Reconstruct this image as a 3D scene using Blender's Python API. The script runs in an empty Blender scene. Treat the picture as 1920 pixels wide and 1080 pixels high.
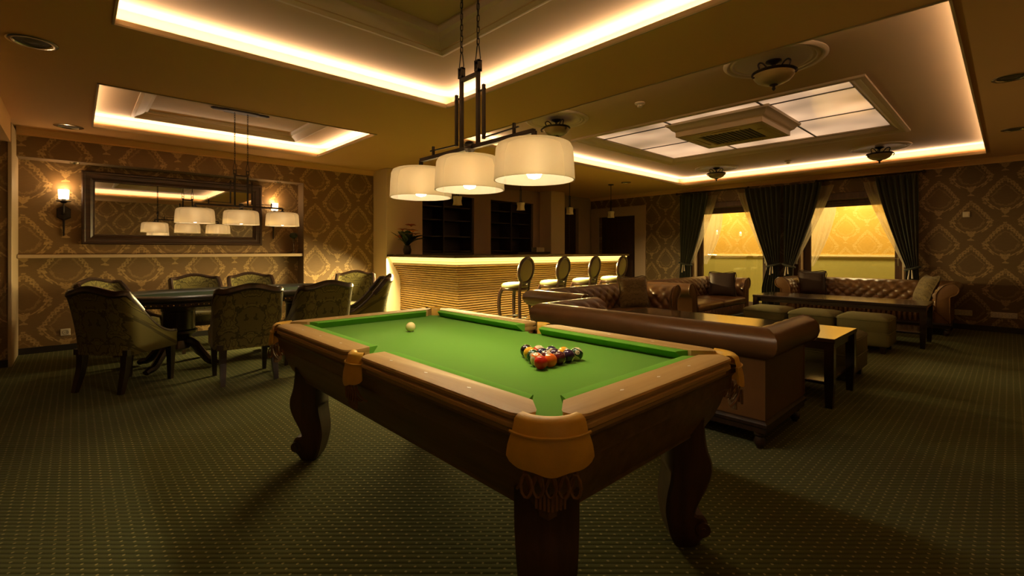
import bpy, math, random
from mathutils import Vector, Matrix
random.seed(7)
S = bpy.context.scene
COL = S.collection
PI = math.pi
def R(d): return math.radians(d)

# ------------------------------------------------------------------ camera, world, exposure
AZ = 0.818                                   # angle between the view and the room's X axis
cam_d = bpy.data.cameras.new('camera'); cam = bpy.data.objects.new('camera', cam_d); COL.objects.link(cam)
cam.location = (0, 0, 1.24)
fwd = Vector((math.cos(AZ), math.sin(AZ), 0))
cam.rotation_euler = fwd.to_track_quat('-Z', 'Y').to_euler()
cam_d.sensor_width = 36.0
cam_d.lens = 36.0 * 875.0 / 1920.0
cam_d.shift_y = -70.0 / 1920.0
cam_d.clip_start = 0.02
S.camera = cam
w = bpy.data.worlds.new('world'); S.world = w; w.use_nodes = True
w.node_tree.nodes['Background'].inputs[0].default_value = (0.012, 0.009, 0.006, 1)
S.view_settings.view_transform = 'Standard'
S.view_settings.look = 'None'
S.view_settings.exposure = 0.0
S.view_settings.gamma = 1.0
S.view_settings.use_curve_mapping = False
try:
    S.cycles.use_denoising = True
    S.cycles.max_bounces = 10
    S.cycles.diffuse_bounces = 5
    S.cycles.glossy_bounces = 4
    S.cycles.transmission_bounces = 6
    S.cycles.transparent_max_bounces = 10
    S.cycles.sample_clamp_indirect = 4.0
    S.cycles.blur_glossy = 0.5
    S.cycles.caustics_reflective = False
    S.cycles.caustics_refractive = False
except Exception: pass

WARM = (1.0, 0.79, 0.52)
COVE = (1.0, 0.76, 0.52)
LED = (1.0, 0.72, 0.28)
CEIL = 2.66      # lower ceiling
TRAY = 2.83      # raised tray ceiling

def light(kind, name, loc, power, col, size=0.1, size_y=None, rot=None, spread=None, parent=None, r=None):
    d = bpy.data.lights.new(name, kind); d.energy = power; d.color = col
    if kind == 'AREA':
        d.size = size
        if size_y is not None: d.shape = 'RECTANGLE'; d.size_y = size_y
        if spread: d.spread = spread
    elif r is not None: d.shadow_soft_size = r
    o = bpy.data.objects.new(name, d); COL.objects.link(o); o.location = loc
    if rot is not None: o.rotation_euler = rot
    if parent is not None: o.parent = parent
    return o

# cove lamps lying on the ledges of the three ceiling trays, shining upwards
TRAYS = {'pool': (0.18, 2.69, -0.02, 3.82), 'card': (0.15, 2.68, 5.29, 7.17), 'lounge': (3.60, 9.65, 0.235, 4.85)}
COVE_W = {'pool': 8.0, 'card': 8.5, 'lounge': 6.8}   # watts per metre
for key, (x0, x1, y0, y1) in TRAYS.items():
    pw = COVE_W[key]
    for (ax, ay, lx, ly) in ((x0 - .115, (y0 + y1) / 2, .03, y1 - y0 + .2), (x1 + .115, (y0 + y1) / 2, .03, y1 - y0 + .2),
                             ((x0 + x1) / 2, y0 - .115, x1 - x0 + .2, .03), ((x0 + x1) / 2, y1 + .115, x1 - x0 + .2, .03)):
        light('AREA', 'cove_lamp', (ax, ay, CEIL + .080), pw * max(lx, ly), COVE, lx, ly, rot=(PI, 0, 0))
BX0, BX1, BY0 = 3.90, 8.32, 5.35     # bar top edges
# light strip under the front edge of the bar top
light('AREA', 'bar_light_strip', ((BX0 + BX1) / 2, BY0 + .012, 1.128), 90.0 * (BX1 - BX0), LED, BX1 - BX0 - .1, .02, rot=(R(-42), 0, 0), spread=R(140))
light('AREA', 'bar_light_strip', (BX1 - .012, BY0 + .3, 1.128), 16.0, LED, .02, .5, rot=(0, R(-50), 0), spread=R(112))
light('AREA', 'bar_light_strip', ((BX0 + BX1) / 2, BY0 + .020, 1.130), 2.5 * (BX1 - BX0), LED, BX1 - BX0 - .1, .02)
light('AREA', 'bar_light_strip', (BX0 + .012, (BY0 + 7.3) / 2, 1.128), 100.0 * (7.3 - BY0), LED, .02, 7.3 - BY0 - .06, rot=(0, R(42), 0), spread=R(140))
light('AREA', 'bar_light_strip', (BX0 + .020, (BY0 + 7.3) / 2, 1.130), 2.5 * (7.3 - BY0), LED, .02, 7.3 - BY0 - .06)
# ceiling lamps of the hall behind the windows
for yy in (0.9, 2.2, 3.5, 4.8, 6.0):
    light('AREA', 'hall_ceiling_lamp', (11.3, yy, 2.56), 30.0, (1.0, .75, .34), .35, .35)

# ------------------------------------------------------------------ helpers: meshes
class MB:
    def __init__(s): s.v = []; s.f = []
    def add(s, vs, fs, M=None):
        n = len(s.v)
        s.v += [tuple(M @ Vector(p)) if M is not None else tuple(p) for p in vs]
        s.f += [tuple(n + i for i in f) for f in fs]
        return s
    def box(s, x0, x1, y0, y1, z0, z1, c=0.0, M=None):
        if x0 > x1: x0, x1 = x1, x0
        if y0 > y1: y0, y1 = y1, y0
        if z0 > z1: z0, z1 = z1, z0
        c = min(c, .49 * (x1 - x0), .49 * (y1 - y0), .49 * (z1 - z0))
        if c <= 0:
            vs = [(x, y, z) for z in (z0, z1) for y in (y0, y1) for x in (x0, x1)]
            return s.add(vs, [(0, 2, 3, 1), (4, 5, 7, 6), (0, 1, 5, 4), (2, 6, 7, 3), (0, 4, 6, 2), (1, 3, 7, 5)], M)
        vs = []; idx = {}
        for ix, x in enumerate((x0, x1)):
            for iy, y in enumerate((y0, y1)):
                for iz, z in enumerate((z0, z1)):
                    sx, sy, sz = (c if ix == 0 else -c), (c if iy == 0 else -c), (c if iz == 0 else -c)
                    for a, p in (('x', (x, y + sy, z + sz)), ('y', (x + sx, y, z + sz)), ('z', (x + sx, y + sy, z))):
                        idx[(ix, iy, iz, a)] = len(vs); vs.append(p)
        fs = []
        q = [(0, 0), (1, 0), (1, 1), (0, 1)]
        for i in (0, 1):
            fs.append([idx[(i, a, b, 'x')] for a, b in q]); fs.append([idx[(a, i, b, 'y')] for a, b in q]); fs.append([idx[(a, b, i, 'z')] for a, b in q])
        for a in (0, 1):
            for b in (0, 1):
                fs.append([idx[(0, a, b, 'y')], idx[(1, a, b, 'y')], idx[(1, a, b, 'z')], idx[(0, a, b, 'z')]])
                fs.append([idx[(a, 0, b, 'x')], idx[(a, 1, b, 'x')], idx[(a, 1, b, 'z')], idx[(a, 0, b, 'z')]])
                fs.append([idx[(a, b, 0, 'x')], idx[(a, b, 1, 'x')], idx[(a, b, 1, 'y')], idx[(a, b, 0, 'y')]])
                for d in (0, 1): fs.append([idx[(a, b, d, k)] for k in 'xyz'])
        return s.add(vs, fs, M)
    def rings(s, rs, closed=True, cap0=False, cap1=False, loop=False):
        n = len(rs[0]); vs = [p for r in rs for p in r]; fs = []
        m = len(rs)
        for i in range(m if loop else m - 1):
            for j in range(n if closed else n - 1):
                a = i * n + j; b = i * n + (j + 1) % n; k = ((i + 1) % m) * n
                fs.append((a, b, k + (j + 1) % n, k + j))
        if cap0: fs.append(tuple(range(n - 1, -1, -1)))
        if cap1: fs.append(tuple((m - 1) * n + j for j in range(n)))
        return s.add(vs, fs)
    def tube(s, pts, r, n=8, loop=False, caps=True, sq=None):
        pts = [Vector(p) for p in pts]; m = len(pts)
        rr = r if isinstance(r, (list, tuple)) else [r] * m
        rs = []; nrm = None
        for i, p in enumerate(pts):
            if loop: t = pts[(i + 1) % m] - pts[i - 1]
            else: t = pts[min(i + 1, m - 1)] - pts[max(i - 1, 0)]
            t.normalize()
            if nrm is None:
                u = Vector((0, 0, 1)) if abs(t.z) < .9 else Vector((1, 0, 0))
                nrm = (u - t * u.dot(t)).normalized()
            else:
                nrm = nrm - t * nrm.dot(t)
                nrm = nrm.normalized() if nrm.length > 1e-6 else Vector((1, 0, 0))
            b = t.cross(nrm)
            ring = []
            for k in range(n):
                a = 2 * PI * (k + (.5 if n == 4 else 0)) / n
                q = rr[i] * (1.414 if n == 4 else 1)
                e = (sq or (1, 1))
                ring.append(p + nrm * (math.cos(a) * q * e[0]) + b * (math.sin(a) * q * e[1]))
            rs.append(ring)
        return s.rings(rs, True, caps and not loop, caps and not loop, loop)
    def lathe(s, prof, n=24, c=(0, 0, 0), a0=0, a1=2 * PI, M=None):
        full = abs(a1 - a0 - 2 * PI) < 1e-6
        rs = []
        k = n if full else n + 1
        for (r, z) in prof:
            ring = [Vector((c[0] + max(r, 1e-4) * math.cos(a0 + (a1 - a0) * j / n), c[1] + max(r, 1e-4) * math.sin(a0 + (a1 - a0) * j / n), c[2] + z)) for j in range(k)]
            if M is not None: ring = [M @ q for q in ring]
            rs.append(ring)
        return s.rings(rs, full)
    def grid(s, P, closeu=False, closev=False):
        return s.rings(P, closed=closev, loop=closeu)
    def prism(s, poly, f0, f1):
        """poly of 2-D points mapped by f0 and f1 to the two ends"""
        return s.rings([[f0(p) for p in poly], [f1(p) for p in poly]], True, True, True)
    def sphere(s, c, r, n=10, m=7, sc=(1, 1, 1)):
        rs = []
        for i in range(m + 1):
            a = PI * i / m
            rs.append([(c[0] + sc[0] * r * max(math.sin(a), 1e-3) * math.cos(2 * PI * j / n), c[1] + sc[1] * r * max(math.sin(a), 1e-3) * math.sin(2 * PI * j / n), c[2] - sc[2] * r * math.cos(a)) for j in range(n)])
        return s.rings(rs)
    def frame(s, x0, x1, y0, y1, prof, cap=False):
        """prof (offset outwards, z): a moulding run round a rectangle with mitred corners"""
        rs = [[(x0 - o, y0 - o, z), (x1 + o, y0 - o, z), (x1 + o, y1 + o, z), (x0 - o, y1 + o, z)] for o, z in prof]
        return s.rings(rs, True, False, cap)
    def mesh(s, name, smooth=True, angle=38):
        me = bpy.data.meshes.new(name); me.from_pydata(s.v, [], s.f); me.update()
        if smooth:
            me.shade_smooth()
            try: me.set_sharp_from_angle(angle=R(angle))
            except Exception: pass
        return me
    def build(s, name, m, parent=None, smooth=True, angle=38, loc=None, rot=None):
        me = s.mesh(name, smooth, angle)
        me.materials.append(MAT[m])
        return put(name, me, parent, loc, rot)

def put(name, me, parent=None, loc=None, rot=None):
    o = bpy.data.objects.new(name, me); COL.objects.link(o)
    if parent is not None: o.parent = parent
    if loc is not None: o.location = loc
    if rot is not None: o.rotation_euler = rot
    return o
def tag(o, label=None, cat=None, group=None, kind=None):
    if label: o['label'] = label
    if cat: o['category'] = cat
    if group: o['group'] = group
    if kind: o['kind'] = kind
    return o
def thing(name, label, cat, loc=(0, 0, 0), rz=0.0, group=None):
    o = bpy.data.objects.new(name, None); COL.objects.link(o); o.empty_display_size = .05
    o.location = loc; o.rotation_euler = (0, 0, rz)
    return tag(o, label, cat, group)
def kids(o): return [c for c in COL.objects if c.parent == o]
def copy_tree(o, parent=None):
    c = o.copy(); COL.objects.link(c); c.parent = parent
    for ch in kids(o): copy_tree(ch, c)
    return c
def struct(name, mb, m, smooth=False, label=None, parent=None):
    o = mb.build(name, m, parent, smooth)
    if parent is None: tag(o, label, None, None, 'structure')
    return o
def smoothcurve(pts, n=6):
    """Catmull-Rom through pts"""
    P = [Vector(p) for p in pts]; out = []
    for i in range(len(P) - 1):
        a, b, c, d = P[max(i - 1, 0)], P[i], P[i + 1], P[min(i + 2, len(P) - 1)]
        for k in range(n):
            t = k / n
            out.append(.5 * ((2 * b) + (c - a) * t + (2 * a - 5 * b + 4 * c - d) * t * t + (3 * b - a - 3 * c + d) * t ** 3))
    out.append(P[-1]); return out

# ------------------------------------------------------------------ helpers: materials
MAT = {}
class NT:
    def __init__(s, name):
        s.m = bpy.data.materials.new(name); s.m.use_nodes = True; s.t = s.m.node_tree
        s.b = s.t.nodes['Principled BSDF']; MAT[name] = s.m
    def n(s, typ, **kw):
        nd = s.t.nodes.new(typ)
        for k, v in kw.items(): setattr(nd, k, v)
        return nd
    def set(s, sock, v):
        if hasattr(v, 'is_output'): s.t.links.new(v, sock)
        else: sock.default_value = v
    def m_(s, op, a, b=None, c=None, clamp=False):
        nd = s.n('ShaderNodeMath', operation=op, use_clamp=clamp)
        for i, v in enumerate((a, b, c)):
            if v is not None: s.set(nd.inputs[i], v)
        return nd.outputs[0]
    def mix(s, f, a, b):
        nd = s.n('ShaderNodeMix', data_type='RGBA')
        s.set(nd.inputs[0], f)
        for k, v in ((6, a), (7, b)):
            s.set(nd.inputs[k], v if hasattr(v, 'is_output') else (*v, 1) if len(v) == 3 else v)
        return nd.outputs[2]
    def sep(s, v):
        nd = s.n('ShaderNodeSeparateXYZ'); s.t.links.new(v, nd.inputs[0]); return nd.outputs
    def comb(s, x, y, z=0.0):
        nd = s.n('ShaderNodeCombineXYZ')
        for i, v in enumerate((x, y, z)): s.set(nd.inputs[i], v)
        return nd.outputs[0]
    def pos(s): return s.n('ShaderNodeNewGeometry').outputs['Position']
    def obj(s): return s.n('ShaderNodeTexCoord').outputs['Object']
    def noise(s, v, sc, det=3, rough=.55):
        nd = s.n('ShaderNodeTexNoise'); s.t.links.new(v, nd.inputs['Vector'])
        nd.inputs['Scale'].default_value = sc; nd.inputs['Detail'].default_value = det; nd.inputs['Roughness'].default_value = rough
        return nd.outputs[0]
    def voro(s, v, sc, feat='F1'):
        nd = s.n('ShaderNodeTexVoronoi', feature=feat); s.t.links.new(v, nd.inputs['Vector']); nd.inputs['Scale'].default_value = sc
        return nd.outputs['Distance']
    def scale(s, v, x, y, z):
        nd = s.n('ShaderNodeVectorMath', operation='MULTIPLY'); s.t.links.new(v, nd.inputs[0]); nd.inputs[1].default_value = (x, y, z)
        return nd.outputs[0]
    def bump(s, h, strength=.3, dist=.01):
        nd = s.n('ShaderNodeBump'); s.t.links.new(h, nd.inputs['Height'])
        nd.inputs['Strength'].default_value = strength; nd.inputs['Distance'].default_value = dist
        s.t.links.new(nd.outputs[0], s.b.inputs['Normal'])
    def p(s, **kw):
        for k, v in kw.items():
            key = {'col': 'Base Color', 'rough': 'Roughness', 'metal': 'Metallic', 'spec': 'Specular IOR Level', 'trans': 'Transmission Weight',
                   'em': 'Emission Color', 'ems': 'Emission Strength', 'coat': 'Coat Weight', 'coatr': 'Coat Roughness', 'alpha': 'Alpha', 'ior': 'IOR', 'sheen': 'Sheen Weight'}[k]
            if k in ('col', 'em') and not hasattr(v, 'is_output') and len(v) == 3: v = (*v, 1)
            s.set(s.b.inputs[key], v)
        return s

def smoothband(N, d, wd):
    """1 where |d| < wd, soft edge"""
    return N.m_('SUBTRACT', 1.0, N.m_('MULTIPLY', N.m_('SUBTRACT', N.m_('ABSOLUTE', d), wd), 1.0 / (wd * .35), clamp=True), clamp=True)

def damask(N, u, v, P, PW=.74, PH=.70, W=.20, TT=.25, TB=.20, LW=.060, leaf=True, fs=1.0):
    """half-drop damask: peaked medallions with curled feet and leafy stems; returns a 0..1 mask"""
    res = None
    n1 = N.noise(P, 9.0 * fs, 2); n2 = N.noise(N.scale(P, -1.3, -1.3, 1.1), 9.0 * fs, 2)
    u = N.m_('ADD', u, N.m_('MULTIPLY', N.m_('SUBTRACT', n1, .5), .035 / fs)); v = N.m_('ADD', v, N.m_('MULTIPLY', N.m_('SUBTRACT', n2, .5), .035 / fs))
    leafn = N.voro(P, 42.0 * fs)
    for k in (0, 1):
        du = N.m_('SUBTRACT', N.m_('FRACT', N.m_('ADD', N.m_('DIVIDE', u, PW), .5 * k)), .5)
        dv = N.m_('SUBTRACT', N.m_('FRACT', N.m_('ADD', N.m_('DIVIDE', v, PH), .5 * k)), .45)
        x = N.m_('MULTIPLY', N.m_('ABSOLUTE', du), PW / W)
        t = N.m_('MULTIPLY', dv, PH)
        fine = N.noise(N.comb(N.m_('MULTIPLY', N.m_('ABSOLUTE', du), PW), t, 3.7), 40.0 * fs, 3, .65)
        top = N.m_('GREATER_THAN', t, 0.0)
        # scalloped edge: wave along the outline
        dt = N.m_('ADD', N.m_('POWER', x, 1.25), N.m_('DIVIDE', t, TT))
        db = N.m_('SQRT', N.m_('ADD', N.m_('POWER', x, 2.0), N.m_('POWER', N.m_('DIVIDE', t, TB), 2.0)))
        d = N.m_('SUBTRACT', N.m_('ADD', N.m_('MULTIPLY', dt, top), N.m_('MULTIPLY', db, N.m_('SUBTRACT', 1.0, top))), 1.0)
        wave = N.m_('MULTIPLY', N.m_('SINE', N.m_('MULTIPLY', N.m_('SUBTRACT', N.m_('MULTIPLY', x, W), t), 95.0 / (W / .20))), .055)
        ring = smoothband(N, N.m_('ADD', d, wave), LW)
        # leaves round the outline, densest near it
        fall = N.m_('SUBTRACT', 1.0, N.m_('MULTIPLY', N.m_('ABSOLUTE', N.m_('SUBTRACT', d, .16)), 3.2), clamp=True)
        sp = N.m_('MULTIPLY', N.m_('GREATER_THAN', N.m_('MULTIPLY', fine, fall), .40), N.m_('GREATER_THAN', t, -TB * .55))
        inner = smoothband(N, N.m_('ADD', N.m_('ADD', d, .30), N.m_('MULTIPLY', N.m_('SUBTRACT', fine, .5), .5)), .045)
        # stem from the foot down to the next peak
        below = N.m_('LESS_THAN', t, -TB * .85)
        wv = N.m_('ADD', .10, N.m_('MULTIPLY', .10, N.m_('SINE', N.m_('MULTIPLY', t, 75.0 / (W / .20)))))
        stem = N.m_('MULTIPLY', below, N.m_('LESS_THAN', N.m_('ADD', x, N.m_('MULTIPLY', N.m_('SUBTRACT', fine, .5), .25)), wv))
        ring = N.m_('MULTIPLY', ring, N.m_('ADD', .45, N.m_('MULTIPLY', N.m_('GREATER_THAN', fine, .46), .55)))
        r = N.m_('MAXIMUM', N.m_('MAXIMUM', ring, N.m_('MAXIMUM', N.m_('MULTIPLY', sp, .75 if leaf else .3), N.m_('MULTIPLY', inner, .35 if leaf else 0.0))), N.m_('MULTIPLY', stem, .85))
        res = r if res is None else N.m_('MAXIMUM', res, r)
    return res

def wallpaper(name, axis, base, gold, PW=.74, PH=.70, W=.20, off=0.0, rough=.55):
    N = NT(name); P = N.pos(); x, y, z = N.sep(P)
    u = N.m_('ADD', x if axis == 'x' else y, off)
    m = damask(N, u, z, P, PW, PH, W)
    hat = N.m_('MULTIPLY', N.noise(N.scale(P, 6, 6, 130), 3.0, 2), 1.0)
    b1 = N.mix(hat, tuple(c * .72 for c in base), tuple(c * 1.25 for c in base))
    N.p(col=N.mix(m, b1, gold), rough=rough, spec=.4)
    N.set(N.b.inputs['Roughness'], N.m_('SUBTRACT', rough, N.m_('MULTIPLY', m, .12)))
    N.bump(m, .25, .004)

def plain(name, col, rough=.5, metal=0.0, spec=.5, noise=0.0, nsc=20, bump=0.0, bsc=60, coat=0.0, **kw):
    N = NT(name); N.p(col=col, rough=rough, metal=metal, spec=spec, coat=coat, **kw)
    if noise:
        f = N.noise(N.obj(), nsc, 4); N.p(col=N.mix(f, tuple(c * (1 - noise) for c in col), tuple(min(1, c * (1 + noise)) for c in col)))
    if bump: N.bump(N.noise(N.obj(), bsc, 3), bump, .004)
    return N
def wood(name, dark, lite, rough=.35, axis=1, sc=6, spec=.5, coat=0.0):
    N = NT(name); P = N.obj(); st = [22, 22, 22]; st[axis] = 1.6
    f = N.noise(N.scale(P, *st), sc / 6, 5, .6)
    f = N.m_('MULTIPLY', N.m_('SUBTRACT', f, .3), 2.4, clamp=True)
    N.p(col=N.mix(f, dark, lite), rough=rough, spec=spec, coat=coat, coatr=.15); N.bump(f, .08, .002)
def fabric_damask(name, base, dark, sc=9.0, period=.36, rough=.85):
    """mirrored dark foliage veins on a woven ground"""
    N = NT(name); P = N.obj(); x, y, z = N.sep(P)
    v = N.m_('ADD', z, N.m_('MULTIPLY', y, .6))
    px = N.m_('ABSOLUTE', N.m_('MULTIPLY', N.m_('SUBTRACT', N.m_('FRACT', N.m_('ADD', N.m_('DIVIDE', x, period), .5)), .5), period))
    vv = N.m_('MULTIPLY', N.m_('FRACT', N.m_('DIVIDE', v, period * 1.5)), period * 1.5)
    c = N.comb(px, vv, 1.3)
    n1 = N.noise(c, sc, 3, .5)
    m = N.m_('MAXIMUM', smoothband(N, N.m_('SUBTRACT', n1, .50), .022), N.m_('MULTIPLY', smoothband(N, N.m_('SUBTRACT', n1, .60), .016), .7))
    g = N.noise(P, 260, 2)
    fill = N.m_('GREATER_THAN', n1, .52)
    b1 = N.mix(fill, base, tuple(q * 1.25 for q in base))
    N.p(col=N.mix(N.m_('MULTIPLY', m, .85), b1, dark), rough=rough, sheen=.15, spec=.25)
    N.bump(N.m_('SUBTRACT', g, m), .15, .002)

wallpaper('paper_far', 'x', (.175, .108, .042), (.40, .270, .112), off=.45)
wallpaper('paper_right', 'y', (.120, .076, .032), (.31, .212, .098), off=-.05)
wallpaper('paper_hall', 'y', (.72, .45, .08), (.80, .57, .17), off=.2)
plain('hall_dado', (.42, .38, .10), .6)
plain('hall_trim', (.75, .6, .28), .5)
plain('ceiling_paint', (.70, .42, .18), .8, noise=.03, nsc=1.5)
plain('tray_paint', (.48, .335, .18), .8)
plain('trim_paint', (.50, .39, .25), .55)
plain('taupe_paint', (.38, .285, .215), .7)
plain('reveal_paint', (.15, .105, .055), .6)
plain('pillar_paint', (.80, .66, .46), .65)
plain('black_base', (.012, .010, .008), .5)
plain('iron', (.020, .014, .011), .45, metal=.6, noise=.3, nsc=40, bump=.1)
plain('plaster', (.50, .40, .27), .6)
plain('black_plastic', (.01, .01, .01), .35)
plain('white_plastic', (.62, .55, .42), .4)
plain('brass', (.65, .45, .18), .3, metal=1.0)
plain('chrome', (.7, .68, .62), .18, metal=1.0)
plain('mirror', (.92, .92, .90), .012, metal=1.0)
wood('dark_wood', (.012, .006, .004), (.038, .018, .010), .32, 2, coat=.3)
wood('mirror_wood', (.020, .010, .006), (.060, .030, .016), .38, 0)
wood('table_wood', (.012, .008, .006), (.028, .017, .011), .16, 1, coat=.6)
wood('rail_wood', (.40, .25, .075), (.52, .345, .125), .52, 1, spec=.3)
wood('rail_wood_x', (.40, .25, .075), (.52, .345, .125), .52, 0, spec=.3)
wood('apron_wood', (.13, .072, .024), (.23, .135, .050), .42, 1)
wood('leg_wood', (.045, .024, .011), (.105, .055, .024), .40, 2)
wood('bar_wood', (.27, .155, .042), (.41, .25, .080), .38, 0)
wood('bar_top_wood', (.035, .022, .014), (.07, .045, .028), .25, 0)
wood('door_wood', (.018, .009, .006), (.045, .022, .012), .4, 2)
wood('frame_wood', (.045, .020, .010), (.10, .050, .022), .4, 2)
N = plain('felt', (.10, .30, .026), .95, spec=.08)
g_ = N.noise(N.obj(), 420, 2); N.p(col=N.mix(g_, (.100, .275, .024), (.122, .315, .031)), sheen=.1)
plain('lit_cushion_felt', (.130, .36, .038), .95, spec=.08, noise=.08, nsc=300)  # same cloth as the bed, lamplight on the cushions put into a paler green
plain('pocket_leather', (.68, .40, .045), .48, noise=.25, nsc=14, bump=.12, bsc=90)
plain('pocket_dark', (.12, .055, .012), .6)
plain('net_leather', (.26, .125, .035), .6, noise=.3, nsc=50)
plain('pearl', (.80, .72, .55), .3)
plain('sofa_leather', (.125, .060, .021), .32, noise=.22, nsc=9, bump=.10, bsc=140, spec=.5)
plain('sofa_button', (.08, .035, .018), .4)
fabric_damask('chair_fabric', (.130, .115, .032), (.050, .043, .012))
fabric_damask('pillow_fabric', (.13, .095, .04), (.07, .05, .02), 16, .22)
plain('pillow_dark', (.035, .018, .012), .7, noise=.2, nsc=30)
plain('stool_fabric', (.14, .135, .045), .7, noise=.08, nsc=60)
plain('stool_back_fabric', (.20, .19, .07), .75, noise=.08, nsc=60)
plain('ottoman_fabric', (.115, .105, .035), .8, noise=.12, nsc=50, bump=.1, bsc=300)
plain('poker_leather', (.018, .020, .014), .38, bump=.08, bsc=120)
plain('poker_felt', (.020, .034, .020), .95, spec=.1)
plain('vase', (.030, .022, .016), .3)
plain('leaf', (.025, .055, .018), .5)
plain('leaf_dark', (.012, .026, .012), .5)
plain('petal', (.85, .25, .03), .5)
plain('petal_pale', (.60, .30, .12), .5)
plain('card_white', (.7, .66, .55), .5)
plain('shelf_wood', (.030, .021, .016), .5, noise=.2, nsc=8)
plain('ac_plastic', (.42, .34, .14), .45)
plain('ac_dark', (.07, .055, .025), .6)
N = NT('drape'); P_ = N.obj(); st_ = N.noise(N.scale(P_, 90, 90, 1.5), 1.0, 3)
N.p(col=N.mix(st_, (.011, .014, .007), (.030, .034, .016)), rough=.75, sheen=.2); N.bump(st_, .2, .004)
N = NT('sheer'); P_ = N.obj(); st_ = N.noise(N.scale(P_, 160, 160, 2), 1.0, 2)
tr_ = N.n('ShaderNodeBsdfTransparent'); tl_ = N.n('ShaderNodeBsdfTranslucent'); df_ = N.n('ShaderNodeBsdfDiffuse'); a_ = N.n('ShaderNodeMixShader'); b_ = N.n('ShaderNodeMixShader')
tl_.inputs[0].default_value = (.85, .80, .62, 1); df_.inputs[0].default_value = (.80, .74, .58, 1)
N.t.links.new(tl_.outputs[0], a_.inputs[1]); N.t.links.new(df_.outputs[0], a_.inputs[2]); a_.inputs[0].default_value = .45
N.set(b_.inputs[0], N.m_('ADD', .42, N.m_('MULTIPLY', st_, .3)))
N.t.links.new(tr_.outputs[0], b_.inputs[1]); N.t.links.new(a_.outputs[0], b_.inputs[2])
N.t.links.new(b_.outputs[0], N.t.nodes['Material Output'].inputs[0])
N = NT('pane'); gl_ = N.n('ShaderNodeBsdfGlossy'); tr_ = N.n('ShaderNodeBsdfTransparent'); mx_ = N.n('ShaderNodeMixShader'); gl_.inputs['Roughness'].default_value = .02
N.set(mx_.inputs[0], .06); N.t.links.new(tr_.outputs[0], mx_.inputs[1]); N.t.links.new(gl_.outputs[0], mx_.inputs[2]); N.t.links.new(mx_.outputs[0], N.t.nodes['Material Output'].inputs[0])
N = NT('crystal'); N.p(col=(.8, .78, .7), rough=.06, trans=.8, ior=1.45)
# lamp glass: lit from inside by its bulb, some glow of its own
N = NT('lamp_glass'); tl_ = N.n('ShaderNodeBsdfTranslucent'); df_ = N.n('ShaderNodeBsdfDiffuse'); mx_ = N.n('ShaderNodeMixShader'); mx_.inputs[0].default_value = .18
cl_ = N.noise(N.obj(), 7, 3); gc_ = N.mix(cl_, (.98, .90, .74), (.95, .80, .58)); N.set(tl_.inputs[0], gc_); N.set(df_.inputs[0], gc_)
N.t.links.new(tl_.outputs[0], mx_.inputs[1]); N.t.links.new(df_.outputs[0], mx_.inputs[2])
rf_ = N.n('ShaderNodeBsdfRefraction'); rf_.inputs['IOR'].default_value = 1.30; rf_.inputs['Roughness'].default_value = .85; N.set(rf_.inputs[0], gc_); m2_ = N.n('ShaderNodeMixShader'); m2_.inputs[0].default_value = .24
N.t.links.new(mx_.outputs[0], m2_.inputs[1]); N.t.links.new(rf_.outputs[0], m2_.inputs[2]); N.t.links.new(m2_.outputs[0], N.t.nodes['Material Output'].inputs[0])
plain('bulb', (1, .9, .7), .3, em=(1.0, .82, .55), ems=22.0)
plain('candle_glass', (1, .85, .6), .4, em=(1.0, .70, .38), ems=7.0)
plain('off_glass', (.20, .165, .07), .35, noise=.15, nsc=12)
plain('pendant_glass', (.46, .42, .26), .35, noise=.1, nsc=12)
N = NT('panel_glass'); N.p(col=(.62, .54, .44), rough=.10, spec=.6, em=(1.0, .62, .36), ems=.30)
f_ = N.noise(N.pos(), 1.3, 1); N.set(N.b.inputs['Emission Strength'], N.m_('MULTIPLY', N.m_('SUBTRACT', f_, .12), 1.6))
plain('downlight_glow', (.5, .4, .3), .4, em=(1, .72, .42), ems=4.0)
# carpet: dark green loop pile in fine ribs with a grid of pale pin dots
N = NT('carpet'); P_ = N.pos(); x_, y_, z_ = N.sep(P_)
cs = .0415
fx = N.m_('SUBTRACT', N.m_('FRACT', N.m_('DIVIDE', x_, cs)), .5); fy = N.m_('SUBTRACT', N.m_('FRACT', N.m_('DIVIDE', y_, cs)), .5)
cell = N.m_('SQRT', N.m_('ADD', N.m_('POWER', fx, 2.0), N.m_('POWER', fy, 2.0)))
wob = N.noise(P_, 190, 2)
dot = N.m_('LESS_THAN', N.m_('ADD', cell, N.m_('MULTIPLY', N.m_('SUBTRACT', wob, .5), .22)), .125)
di = N.m_('ADD', N.m_('MULTIPLY', x_, math.cos(AZ)), N.m_('MULTIPLY', y_, math.sin(AZ)))
rib = N.m_('ABSOLUTE', N.m_('SINE', N.m_('MULTIPLY', di, PI / (cs * .7071))))
pile = N.noise(P_, 420, 2)
bse = N.mix(N.m_('MULTIPLY', N.m_('ADD', pile, rib), .5), (.021, .031, .007), (.128, .142, .031))
N.p(col=N.mix(dot, bse, (.38, .34, .13)), rough=.95, spec=.1, sheen=.1)
N.bump(N.m_('ADD', N.m_('ADD', rib, pile), dot), .8, .006)
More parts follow.
